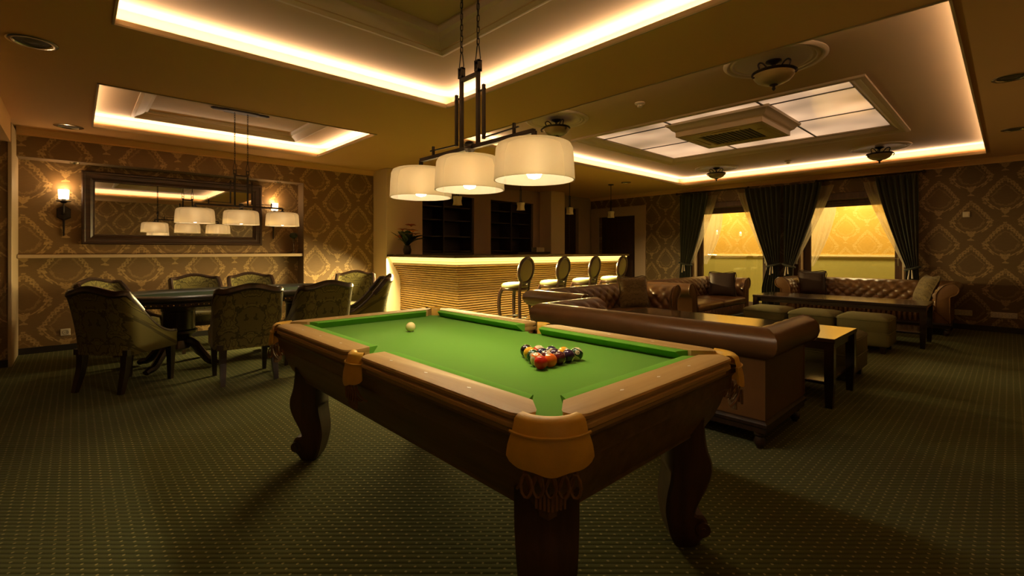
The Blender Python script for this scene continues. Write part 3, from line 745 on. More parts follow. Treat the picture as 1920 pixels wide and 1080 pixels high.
def island_lamp(label, loc, rz, D, bulbw, zc):
    """local x = long axis, z from the floor; zc = ceiling height"""
    t = thing('pendant_lamp', label, 'lamp', loc, rz, 'three-shade chain lamps')
    zb = 1.765; sp = .458
    m = MB(); m.tube([(-sp, 0, zb), (sp, 0, zb)], .010, 4); m.build('cross_bar', 'iron', t, False)
    m = MB(); m.lathe([(0, zb - .02), (.02, zb - .022), (.03, zb - .008), (.026, zb + .004), (.03, zb + .014), (.02, zb + .03), (.0, zb + .036)], 12); m.build('hub', 'iron', t)
    for s_ in (-1, 1):
        m = MB(); m.tube([(s_ * .068, 0, zb), (s_ * .068, 0, 2.15)], .0085, 4)
        m.box(s_ * .068 - .016, s_ * .068 - .010, -.012, .012, 2.135, 2.19); m.box(s_ * .068 + .010, s_ * .068 + .016, -.012, .012, 2.135, 2.19); m.box(s_ * .068 - .016, s_ * .068 + .016, -.012, .012, 2.135, 2.145); m.box(s_ * .068 - .016, s_ * .068 + .016, -.012, .012, 2.182, 2.19)
        m.build('post', 'iron', t, False)
        m = MB(); m.tube([(s_ * .112, 0, 1.79), (s_ * .112, 0, 2.06)], .007, 4); m.tube([(s_ * .06, 0, 2.035), (s_ * .125, 0, 2.035)], .004, 4); m.build('side_rod', 'iron', t, False)
        m = MB(); m.tube([(s_ * .112, 0, 1.797), (s_ * .36, 0, 1.803)], .0035, 4); m.tube([(s_ * .33, 0, zb), (s_ * .33, 0, 1.825)], .006, 4); m.build('thin_rod', 'iron', t, False)
        m = MB(); m.tube([(s_ * .068 + dx, 0, z) for dx, z in ((-.016, 2.19), (-.018, 2.20), (-.008, 2.26), (0, 2.275), (.008, 2.26), (.018, 2.20), (.016, 2.19))], .003, 6); m.build('hanger', 'iron', t)
        chain(t, s_ * .068, 0, 2.27, zc - .03)
    m = MB(); m.tube([(-.068, 0, 2.125), (.068, 0, 2.125)], .009, 4); m.build('top_bar', 'iron', t, False)
    m = MB(); cp = [(-.31, .0), (-.30, .02), (-.20, .025), (-.17, .05), (-.10, .065), (.10, .065), (.17, .05), (.20, .025), (.30, .02), (.31, 0), (.30, -.02), (.20, -.025), (.17, -.05), (.10, -.065), (-.10, -.065), (-.17, -.05), (-.20, -.025), (-.30, -.02)]
    m.rings([[(x * k, y * k, z) for x, y in cp] for k, z in ((.94, zc - .026), (1, zc - .018), (1, zc - .008), (.97, zc - .001))], True, True, True); m.build('canopy', 'iron', t, False)
    r = D / 2
    for k in (-1, 0, 1):
        m = MB(); m.tube([(k * sp, 0, zb), (k * sp, 0, 1.728)], .009, 4 if k else 8); m.lathe([(0, 1.735), (.022, 1.735), (.032, 1.722), (.034, 1.714), (0, 1.714)], 14, (k * sp, 0, 0)); m.build('shade_holder', 'iron', t)
        m = MB(); q = .006
        m.lathe([(.012, 1.715), (r * .80, 1.713), (r * .90, 1.705), (r * .955, 1.685), (r * .975, 1.64), (r * .99, 1.59), (r, 1.548), (r - q, 1.548), (r * .965 - q, 1.64), (r * .945 - q, 1.682), (r * .88 - q, 1.699), (r * .78, 1.707), (.012, 1.709)], 40, (k * sp, 0, 0))
        sh = m.build('shade', 'lamp_glass', t, True, 60)
        m = MB(); m.lathe([(0, 1.708), (.018, 1.708), (.018, 1.66), (.014, 1.655), (.03, 1.63), (.034, 1.61), (.034, 1.575), (.026, 1.56), (0, 1.553)], 14, (k * sp, 0, 0)); b = m.build('bulb', 'bulb', sh)
        light('POINT', 'bulb_light', (k * sp, 0, 1.605), bulbw, WARM, r=.045, parent=t)
    return t
island_lamp('black iron lamp with three glowing drum shades over the pool table', (PX, 1.885, 0), PI / 2, .355, 46.0, 2.97)
island_lamp('black iron lamp with three glowing drum shades over the card table', (1.44, 6.23, 0), 0, .385, 20.0, 2.890)

# ================================================================== MIRROR WALL
mr = thing('wall_mirror', 'wide mirror in a dark moulded wooden frame inside the wall recess', 'mirror', (1.10, RY, 1.32))
# frame lies in the x-z plane; local z up from its bottom edge
MW, MH = 1.04, .935
def xz_frame(m, w0, h0, prof):
    """prof (inset from the outer edge, forward); outer half width w0, height h0"""
    m.rings([[(-w0 + i, -f, i), (w0 - i, -f, i), (w0 - i, -f, h0 - i), (-w0 + i, -f, h0 - i)] for i, f in prof])
m = MB(); xz_frame(m, MW, MH, [(0, 0), (0, .045), (.012, .060), (.030, .060), (.040, .050), (.060, .046), (.085, .052), (.100, .044), (.112, .030), (.125, .030), (.130, .018)]); m.build('frame', 'mirror_wood', mr, True, 30)
m = MB(); m.box(-MW + .128, MW - .128, -.018, -.012, .128, MH - .128); m.build('mirror_glass', 'mirror', mr, False)
m = MB(); m.box(RX0 + .005, RX1 - .008, WY + .02, RY - .001, 1.150, 1.195, .004); sh_ = m.build('wall_shelf', 'trim_paint'); tag(sh_, 'long beige ledge under the mirror across the recess', 'shelf')
def sconce(x, label, y=None, rz=0, pw=3.2):
    t = thing('wall_sconce', label, 'wall lamp', (x, RY if y is None else y, 1.42), rz, 'iron candle sconces beside the mirror' if y is None else 'added fill sconces behind the camera')
    # hexagonal backplate with a long tail, dish and candle glass; local z from the tail tip
    m = MB(); hx = [(0, .19), (.065, .23), (.065, .34), (0, .385), (-.065, .34), (-.065, .23)]
    m.rings([[(a * k, -y, .2875 + (b - .2875) * k) for a, b in hx] for k, y in ((1, .0), (1, .018), (.86, .030), (.4, .036))], True, True, True); m.build('backplate', 'iron', t, False)
    m = MB(); m.tube([(0, -.02, .20), (0, -.016, .02), (0, -.012, 0)], [.012, .008, .003], 6); m.build('tail', 'iron', t)
    m = MB(); m.tube(smoothcurve([(0, -.03, .27), (0, -.07, .28), (0, -.085, .33), (0, -.085, .415)], 4), .009, 6); m.build('arm', 'iron', t)
    m = MB(); m.lathe([(0, .40), (.02, .405), (.035, .42), (.068, .425), (.070, .432), (.03, .437), (0, .438)], 16, (0, -.085, 0)); m.build('dish', 'iron', t)
    m = MB(); m.lathe([(0, .455), (.046, .455), (.049, .50), (.051, .57), (.047, .57), (.045, .50), (0, .465)], 20, (0, -.085, 0)); m.build('candle_glass', 'candle_glass', t)
    m = MB(); m.tube([(0, -.085, .437), (0, -.085, .456)], .02, 10); m.build('cup', 'iron', t)
    light('POINT', 'sconce_light', (0, -.085, .60), pw, (1, .62, .30) if y is None else WARM, r=.04, parent=t)
    return t
sconce(-.10, 'iron candle sconce left of the mirror'); sconce(2.31, 'iron candle sconce right of the mirror')
sconce(-1.0, 'added unseen fill sconce on the wall behind the camera, left one', NY, PI, 3.2); sconce(.1, 'added unseen fill sconce on the wall behind the camera, right one', NY, PI, 3.2)  # both lamps added out of view to brighten the front of the pool table
for x, lab in ((.0, 'small recessed spotlight in the recess soffit above the left sconce'), (2.35, 'small recessed spotlight in the recess soffit above the right sconce')):
    m = MB(); m.lathe([(.0, -.002), (.03, -.002), (.034, -.010), (.046, -.010), (.048, 0)], 18); o = m.build('recessed_spotlight', 'chrome', None, loc=(x, 7.93, RZ - .006)); tag(o, lab, 'spotlight')
# crystal stand with a green top on the ledge
t = thing('candlestick', 'slim crystal candlestick with a dark green top on the ledge', 'candlestick', (2.585, 7.93, 1.195))
m = MB(); pr = [(0, 0), (.036, 0), (.036, .008), (.014, .016)]
for k in range(6): pr += [(.007, .022 + k * .035), (.015, .036 + k * .035), (.007, .050 + k * .035)]
pr += [(.02, .235), (.024, .245), (0, .247)]
m.lathe(pr, 14); m.build('stem', 'crystal', t)
m = MB(); m.sphere((0, 0, .29), .055, 12, 8, (1.2, 1, .85)); m.build('green_top', 'leaf_dark', t)
def plate(name, lab, loc, w_, h_, mats, n, rot):
    t = thing(name, lab, 'socket' if 'socket' in name else 'switch', loc, rot)
    m = MB(); m.box(-w_ / 2, w_ / 2, -.012, 0, -h_ / 2, h_ / 2, .004); m.build('cover_plate', 'white_plastic', t, False)
    for k in range(n):
        xx = (k - (n - 1) / 2) * (w_ / n)
        m = MB()
        if 'socket' in name: m.lathe([(.028, 0), (.026, .003), (.024, -.004), (0, -.004)], 16, M=Matrix.Translation((xx, -.0125, 0)) @ Matrix.Rotation(PI / 2, 4, 'X')); m.sphere((xx - .009, -.012, 0), .004, 6, 4); m.sphere((xx + .009, -.012, 0), .004, 6, 4); m.build('socket_well', mats, t)
        else: m.box(xx - w_ / n * .35, xx + w_ / n * .35, -.018, -.012, -h_ * .35, h_ * .35, .003); m.build('rocker', mats, t, False)
    return t
plate('wall_socket', 'white power socket low on the mirror wall by the left chair', (-.085, RY, .225), .09, .085, 'black_plastic', 1, 0)

# ================================================================== CARD TABLE
ct = thing('card_table', 'oval card table with padded dark leather rim on two pedestals', 'card table', (1.44, 6.13, 0))
def stadium(L, W_, n=14):
    """racetrack outline, half length L, half width W_"""
    r = W_; P = []
    P += [((L - r) + r * math.cos(a), r * math.sin(a)) for a in [-PI / 2 + PI * k / n for k in range(n + 1)]]
    P += [(-(L - r) + r * math.cos(a), r * math.sin(a)) for a in [PI / 2 + PI * k / n for k in range(n + 1)]]
    return P
def stad_rings(m, L, W_, prof, c0=False, c1=False): m.rings([[(x, y, z) for x, y in stadium(L - i, W_ - i)] for i, z in prof], True, c0, c1)
CL, CW = 1.20, .60
m = MB(); stad_rings(m, CL, CW, [(.155, .752), (.14, .775), (.11, .790), (.06, .793), (.02, .780), (.0, .755), (.006, .735), (.02, .722)]); m.build('padded_rim', 'poker_leather', ct, True, 60)
m = MB(); stad_rings(m, CL - .15, CW - .15, [(0, .74), (0, .757)], False, True); m.build('playing_felt', 'poker_felt', ct, False)
m = MB(); stad_rings(m, CL - .012, CW - .012, [(0, .725), (0, .69), (.02, .675), (.06, .672), (.3, .672)], False, True); m.build('skirt', 'dark_wood', ct, True, 30)
m = MB()
for x, y in stadium(CL - .008, CW - .008, 40): m.sphere((x, y, .705), .007, 6, 4)
for k in range(28):
    for sy in (-1, 1): m.sphere((-.58 + k * .043, sy * (CW - .008), .705), .007, 6, 4)
tag(m.build('nailheads', 'brass', ct), kind='stuff')
for sx in (-1, 1):
    cx = sx * .62
    m = MB(); m.lathe([(.16, .672), (.16, .60), (.15, .59), (.15, .40), (.17, .385), (.17, .36), (.12, .33), (.10, .28), (.13, .20), (.06, .17), (0, .17)], 18, (cx, 0, 0)); p = m.build('pedestal', 'dark_wood', ct)
    for k in range(4):
        a = PI / 4 + k * PI / 2; c, s_ = math.cos(a), math.sin(a)
        mm = MB(); mm.tube(smoothcurve([(cx + c * .105, s_ * .105, .66), (cx + c * .115, s_ * .115, .50), (cx + c * .105, s_ * .105, .42), (cx + c * .115, s_ * .115, .34)], 4), [.03, .03, .026, .022, .03, .034, .03, .024, .022, .026, .03, .028, .024], 8); mm.build('column', 'dark_wood', p)
        mm = MB(); mm.tube(smoothcurve([(cx + c * .06, s_ * .06, .27), (cx + c * .16, s_ * .16, .25), (cx + c * .26, s_ * .26, .14), (cx + c * .34, s_ * .34, .06), (cx + c * .41, s_ * .41, .045), (cx + c * .44, s_ * .44, .03)], 4), [.045] * 6 + [.04] * 6 + [.034] * 5 + [.03] * 4, 8); mm.build('claw_leg', 'dark_wood', p)
for k, (x, y, r_) in enumerate(((-.70, -.25, .1), (-.27, -.22, -.2))):
    t = thing('chip_stack', ['small row of pale chips near the left end of the card table', 'small row of pale chips in front of the far chairs on the card table'][k], 'chips', (1.44 + x, 6.13 + y, .757), r_)
    for q in range(4):
        m = MB(); m.lathe([(0, 0), (.018, 0), (.02, .002), (.02, .005), (.018, .007), (0, .007)], 12, ((q - 1.5) * .045, 0, 0)); m.build('chip', 'card_white', t)

# ------------------------------------------------------------------ upholstered chairs
def make_chair():
    t = thing('dining_chair', 'x', 'chair', (0, 0, 0), 0, 'green damask chairs round the card table')
    # plan path of the shell from right front to left front; (x, y), top height
    n = 40; pts = []
    hw = .262; yb = -.25; yf = .25; rc = .09
    L1 = (yf - (yb + rc)); L2 = rc * PI / 2; L3 = 2 * (hw - rc); tot = 2 * L1 + 2 * L2 + L3
    def plan(s):
        if s < L1: return (hw - .012 * (1 - s / L1), yf - s)
        s -= L1
        if s < L2: a = s / rc; return (hw - rc + rc * math.cos(a), yb + rc - rc * math.sin(a))
        s -= L2
        if s < L3: return (hw - rc - s, yb - .012 * math.sin(PI * s / L3))
        s -= L3
        if s < L2: a = s / rc; return (-hw + rc - rc * math.sin(a), yb + rc - rc * math.cos(a))
        s -= L2
        return (-hw + .012 * (s / L1), yb + rc + s)
    def top(s):
        c = abs(s - tot / 2); h3 = L3 / 2 + L2 * .72
        if c <= h3: u = c / h3; return .875 + .048 * (.5 + .5 * math.cos(PI * min(1, u * 1.15))) + (.012 * max(0, (u - .8) / .2))
        u = (c - h3) / (tot / 2 - h3)
        return .475 + (.887 - .475) * (1 - u) ** 2.3 * (1 + .0 * u) + .0
    def pt3(s, z, off, lean=True):
        x, y = plan(s); e = .004
        x2, y2 = plan(min(tot, s + e)); x1, y1 = plan(max(0, s - e)); tx, ty = x2 - x1, y2 - y1; l = math.hypot(tx, ty) or 1
        nx, ny = -ty / l, tx / l   # points outwards for this direction of travel
        nx, ny = -nx, -ny
        k = max(0, z - .40); back = max(0, min(1, (.10 - y) / .35))
        fl = 1 + .10 * k
        return ((x + nx * off) * fl, y + ny * off - back * (k * .10 + k * k * .22), z)
    SS = [tot * i / n for i in range(n + 1)]
    nz = 7
    def shell(off): return [[pt3(s, .33 + (top(s) - .02 - .33) * j / nz, off * (1 - .25 * (j / nz))) for j in range(nz + 1)] for s in SS]
    o, i_ = shell(-.0), shell(.0)
    A = [[pt3(s, .33 + (top(s) - .015 - .33) * j / nz, .022) for j in range(nz + 1)] for s in SS]
    Bq = [[pt3(s, .33 + (top(s) - .015 - .33) * j / nz, -.022) for j in range(nz + 1)] for s in SS]
    m = MB(); m.grid(A); m.grid(Bq)
    m.rings([[A[k][-1] for k in range(n + 1)], [Bq[k][-1] for k in range(n + 1)]], False); m.rings([[A[k][0] for k in range(n + 1)], [Bq[k][0] for k in range(n + 1)]], False)
    m.rings([A[0], Bq[0]], False); m.rings([A[-1], Bq[-1]], False)
    m.build('backrest', 'chair_fabric', t, True, 50)
    lo, hi = L1 * .86, tot - L1 * .86
    m = MB(); cs_ = [lo + (hi - lo) * k / 24 for k in range(25)]; m.tube([pt3(s, top(s) - .012, 0) for s in cs_], [.026] * 25, 8, sq=(1.35, 1)); m.build('crest_rail', 'dark_wood', t)
    for a, b in ((0, lo), (hi, tot)):
        q = [a + (b - a) * k / 14 for k in range(15)]; m = MB(); m.tube([pt3(s, top(s) - .006, 0) for s in q], .021, 8); m.build('arm_trim', 'dark_wood', t)
    m = MB(); m.rings([[(x * k, y * k2 + .0, z) for x, y in ((-.245, -.225), (.245, -.225), (.25, .0), (.255, .235), (.14, .262), (-.14, .262), (-.255, .235), (-.25, 0))] for k, k2, z in ((1, 1, .375), (1.0, 1.0, .43), (.96, .97, .462), (.8, .82, .478))], True, True, True); m.build('seat', 'chair_fabric', t, True, 70)
    m = MB(); m.rings([[(x, y, z) for x, y in ((-.262, -.262), (.262, -.262), (.264, .26), (-.264, .26))] for z in (.325, .375)], True, True, True); m.build('seat_frame', 'dark_wood', t, False)
    for sx in (-1, 1):
        m = MB(); m.tube([(sx * .225, .225, .33), (sx * .225, .228, .20), (sx * .222, .228, 0)], [.030, .024, .017], 4); m.build('leg', 'dark_wood', t, False)
        m = MB(); m.tube(smoothcurve([(sx * .215, -.225, .33), (sx * .215, -.235, .20), (sx * .222, -.285, 0)], 3), [.030, .029, .027, .026, .024, .021, .018], 4); m.build('leg', 'dark_wood', t, False)
    return t
CH = make_chair(); first = [True]
def place(proto, flag, x, y, face, label):
    """face = direction the thing looks, as (dx, dy)"""
    o = proto if flag[0] else copy_tree(proto); flag[0] = False
    o.location = (x, y, 0); o.rotation_euler = (0, 0, math.atan2(face[1], face[0]) - PI / 2); o['label'] = label
    return o
place(CH, first, .36, 5.59, (.76, .65), 'green damask chair turned towards the table at its near left corner')
place(CH, first, 1.22, 5.16, (.06, 1), 'green damask chair seen from behind at the middle of the table')
place(CH, first, 1.90, 5.14, (-.05, 1), 'green damask chair seen from behind just left of the pool table corner')
place(CH, first, .40, 6.76, (.72, -.69), 'dark chair at the far left end of the card table, half hidden')
place(CH, first, 1.165, 7.02, (.05, -1), 'dark chair against the mirror wall, left of the two on the far side')
place(CH, first, 1.79, 7.02, (-.05, -1), 'dark chair against the mirror wall, right of the two on the far side')
place(CH, first, 3.02, 6.62, (-.45, -.89), 'dark chair facing the room in front of the lit wallpaper')
place(CH, first, 2.70, 5.72, (-.93, .36), 'chair seen from the side next to the lit end of the bar')

# ================================================================== BAR
br = thing('bar_counter', 'long bar counter with ribbed golden front and glowing band under the top', 'bar', (BX0, BY0, 0))
# local: x to the right end, y to the back wall
LX, LY, DP = BX1 - BX0, 7.305 - BY0, .62
m = MB()
m.box(0, LX, 0, DP, 1.135, 1.178, .006); m.box(0, DP, DP - .001, LY, 1.1352, 1.1778, .006); m.build('counter_top', 'bar_top_wood', br, False)
def dprof(z):                      # how far the front lies behind the top's edge
    if z > 1.03: return .035 + (1.135 - z) / .105 * .070
    t_ = max(0.0, min(1.0, (z - .62) / .41)); return .265 - .160 * t_ ** 2.2
for q in range(3):                 # three glowing slats with dark joints between them
    zs = [1.133 - .0345 * q - .0315 * k / 6 for k in range(7)]
    m = MB(); m.rings([[(LX - .02, d, z), (d, d, z), (d, LY, z)] for z, d in [(z, dprof(z) + .010 * (1 - math.sin(PI * k / 6))) for k, z in enumerate(zs)]], False); m.build('glowing_slat', 'bar_glow', br, True, 60)
m = MB(); cz = [1.03 - .035 * k for k in range(29)] + [.03, 0]
m.rings([[(LX - .03, dprof(z) + .022, z), (dprof(z) + .022, dprof(z) + .022, z), (dprof(z) + .022, LY, z)] for z in cz], False); m.box(.31, LX - .03, .29, DP - .06, 0, 1.134); m.box(.31, DP - .06, .29, LY, 0.001, 1.133); m.rings([[(LX - .03, dprof(z) + .016, z), (dprof(z) + .016, dprof(z) + .016, z), (dprof(z) + .016, LY, z)] for z in (1.134, 1.08, 1.031)], False); m.build('carcass', 'dark_wood', br, False)
pitch = .0372; k = 0; z = 1.012
while z > .03:
    d = dprof(z)
    def rr_(off): return [(LX - .03, d + off), (d + off, d + off), (d + off, LY)]
    for seg in (0, 1):
        m = MB(); hh = pitch * .5
        pr = [(.024, hh), (.006, hh * .8), (-.002, hh * .35), (-.002, -hh * .35), (.006, -hh * .8), (.024, -hh)]
        ends = [[(rr_(o)[seg][0], rr_(o)[seg][1], z + dz) for o, dz in pr], [(rr_(o)[seg + 1][0], rr_(o)[seg + 1][1], z + dz) for o, dz in pr]]
        m.rings(ends, False); m.build('rib', 'bar_wood', br, True, 60)
    z -= pitch
m = MB(); m.box(LX - .035, LX - .012, .10, DP - .05, 0, 1.134, .004); m.build('end_panel', 'dark_wood', br, False)
# stools
def make_stool():
    t = thing('bar_stool', 'x', 'stool', (0, 0, 0), 0, 'oval-backed bar stools along the bar')
    m = MB(); m.lathe([(0, .765), (.12, .762), (.18, .748), (.205, .725), (.207, .705), (.20, .69), (0, .69)], 28); m.build('seat', 'stool_fabric', t, True, 60)
    m = MB(); m.lathe([(.0, .69), (.195, .69), (.205, .68), (.203, .655), (.19, .645), (0, .645)], 28); m.build('seat_frame', 'dark_wood', t)
    # oval back tilted backwards, facing +y
    Mx = Matrix.Translation((0, -.215, .945)) @ Matrix.Rotation(R(9), 4, 'X')
    m = MB(); m.tube([Mx @ Vector((.165 * math.cos(a), 0, .185 * math.sin(a))) for a in [2 * PI * k / 32 for k in range(32)]], .026, 8, loop=True); m.build('back_frame', 'dark_wood', t)
    m = MB()
    rs = [[Mx @ Vector((.150 * k * math.cos(a), y, .170 * k * math.sin(a))) for a in [2 * PI * j / 28 for j in range(28)]] for k, y in ((.01, -.022), (.6, -.020), (.9, -.012), (1, 0), (.9, .020), (.6, .032), (.01, .036))]
    m.rings(rs); m.build('back_pad', 'stool_back_fabric', t)
    for sx in (-1, 1):
        m = MB(); m.tube(smoothcurve([(sx * .095, -.205, .80), (sx * .10, -.175, .66), (sx * .115, -.185, .45), (sx * .14, -.215, .20), (sx * .15, -.225, 0)], 4), [.023] * 5 + [.025] * 4 + [.024] * 4 + [.021] * 4, 6); m.build('leg', 'dark_wood', t)
        m = MB(); m.tube(smoothcurve([(sx * .14, .125, .68), (sx * .165, .165, .58), (sx * .17, .175, .40), (sx * .155, .155, .18), (sx * .165, .175, 0)], 4), [.030] * 3 + [.029] * 6 + [.025] * 4 + [.020] * 4, 6); m.build('leg', 'dark_wood', t)
    m = MB(); m.tube([(.155 * math.cos(a), -.02 + .175 * math.sin(a), .24) for a in [2 * PI * k / 24 for k in range(24)]], .010, 6, loop=True); m.build('foot_ring', 'dark_wood', t)
    return t
ST = make_stool(); fs = [True]
for k, x in enumerate((4.86, 5.70, 6.53, 7.36)):
    place(ST, fs, x, 5.12, (-.10, 1), ['bar stool nearest the pool table', 'second bar stool from the pool table', 'third bar stool from the pool table', 'bar stool nearest the dark door'][k])
# lamps over the bar
def make_bar_lamp():
    t = thing('bar_pendant', 'x', 'lamp', (0, 0, 0), 0, 'small unlit glass pendants over the bar')
    m = MB(); m.lathe([(0, 2.659), (.06, 2.659), (.062, 2.648), (.03, 2.638), (0, 2.636)], 18); m.build('canopy', 'iron', t)
    m = MB(); m.tube([(0, 0, 2.64), (0, 0, 2.28)], .006, 6); m.tube([(-.014, 0, 2.31), (-.014, 0, 2.09)], .006, 4); m.tube([(.014, 0, 2.31), (.014, 0, 2.09)], .006, 4); m.tube([(-.022, 0, 2.30), (.022, 0, 2.30)], .006, 4); m.build('stem', 'iron', t)
    m = MB(); m.lathe([(0, 2.10), (.03, 2.10), (.034, 2.085), (.0, 2.080)], 12); m.build('holder', 'iron', t)
    m = MB(); rs = []
    for kk, z_ in ((.8, 2.082), (1, 2.078), (.86, 2.04), (.82, 2.005), (.88, 1.97), (1.0, 1.945), (.97, 1.945)): rs.append([(.060 * kk * max(-1, min(1, 1.3 * math.cos(a))), .060 * kk * max(-1, min(1, 1.3 * math.sin(a))), z_) for a in [2 * PI * j / 20 for j in range(20)]])
    m.rings(rs, True, True, False); m.build('shade', 'pendant_glass', t, True, 50)
    return t
BL = make_bar_lamp(); fb = [True]
for k, x in enumerate((4.33, 5.70, 7.03, 8.40)):
    o = place(BL, fb, x, 5.86, (0, 1), ['unlit bar pendant half behind the pool table lamp', 'unlit bar pendant, second from the left', 'unlit bar pendant, third from the left', 'unlit bar pendant nearest the window wall'][k])
# shelf units in the niches
for (a, b), lab, cols in ((N1, 'dark open shelf unit in the left niche behind the bar', 2), (N2, 'dark open shelf unit in the right niche behind the bar', 2)):
    t = thing('shelf_unit', lab, 'shelf', ((a + b) / 2, 8.05, .9), 0, 'shelf units behind the bar'); hw = (b - a) / 2 - .004
    m = MB(); m.box(-hw, hw, .20, .22, 0, 1.455); m.build('back_panel', 'shelf_wood', t, False)
    for x in (-hw, hw - .03, -.015): m = MB(); m.box(x, x + .03, -.20, .20, 0, 1.45, .002); m.build('side_panel', 'shelf_wood', t, False)
    for z_ in (.32, .62, .95, 1.22):
        for x0, x1 in ((-hw + .03, -.015), (.015, hw - .03)): m = MB(); m.box(x0, x1, -.17, .20, z_, z_ + .022, .002); m.build('shelf', 'shelf_wood', t, False)
    m = MB(); m.box(-hw, hw, -.249, -.02, .0, .30); m.build('base_cupboard', 'shelf_wood', t, False)
t = thing('back_bar_cabinet', 'low dark cabinet behind the bar with a box on it', 'cabinet', (7.55, 7.50, 0))
m = MB(); m.box(-.55, .45, -.22, .25, 0, 1.18, .006); m.build('body', 'shelf_wood', t, False); m = MB(); m.box(-.57, .47, -.24, .26, 1.18, 1.21, .006); m.build('top', 'shelf_wood', t, False)
for x in (-.53, -.04): m = MB(); m.box(x, x + .47, -.236, -.22, .1, 1.12, .004); m.build('door', 'shelf_wood', t, False)
t = thing('carton_box', 'small white box on the dark cabinet behind the bar', 'box', (7.80, 7.45, 1.21))
m = MB(); m.box(-.13, .13, -.08, .08, 0, .10, .003); m.build('carton', 'white_plastic', t, False); m = MB(); m.box(-.132, .0, -.082, .082, .101, .106); m.build('flap', 'white_plastic', t, False)
# flowers
t = thing('flower_arrangement', 'vase of orange flowers and dark leaves at the left end of the bar', 'flowers', (4.12, 7.00, 1.178))
m = MB(); m.lathe([(0, 0), (.05, 0), (.065, .03), (.07, .08), (.055, .13), (.06, .15), (.05, .15), (.045, .12), (0, .1)], 16); m.build('vase', 'vase', t)
rnd = random.Random(3)
def leafmesh(L, W_, bend, ox, oy, oz, az, el):
    rs = []
    for k in range(9):
        u = k / 8; wd = W_ * math.sin(PI * min(1, .08 + u * .92)) ** .8; r = L * u
        e = el - bend * u; h = r * math.sin(e); q = r * math.cos(e)
        c = Vector((ox + q * math.cos(az), oy + q * math.sin(az), oz + h)); sd = Vector((-math.sin(az), math.cos(az), .0))
        rs.append([c - sd * wd + Vector((0, 0, wd * .3)), c, c + sd * wd + Vector((0, 0, wd * .3))])
    return rs
for k in range(14):
    m = MB(); m.rings(leafmesh(rnd.uniform(.20, .40), rnd.uniform(.05, .085), rnd.uniform(.1, .7), 0, 0, .13, k * 2.4, rnd.uniform(.75, 1.5)), False); m.build('leaf', 'leaf' if k % 2 else 'leaf_dark', t, True, 60)
for k in range(10):
    az = k * 2.1 + .4; el = rnd.uniform(.6, 1.35); L = rnd.uniform(.16, .36); c = (L * math.cos(el) * math.cos(az), L * math.cos(el) * math.sin(az), .14 + L * math.sin(el))
    m = MB()
    for q in range(6): m.rings(leafmesh(.10, .028, .5, *c, q * PI / 3, .7), False)
    m.build('flower', 'petal' if k % 3 else 'petal_pale', t, True, 60)

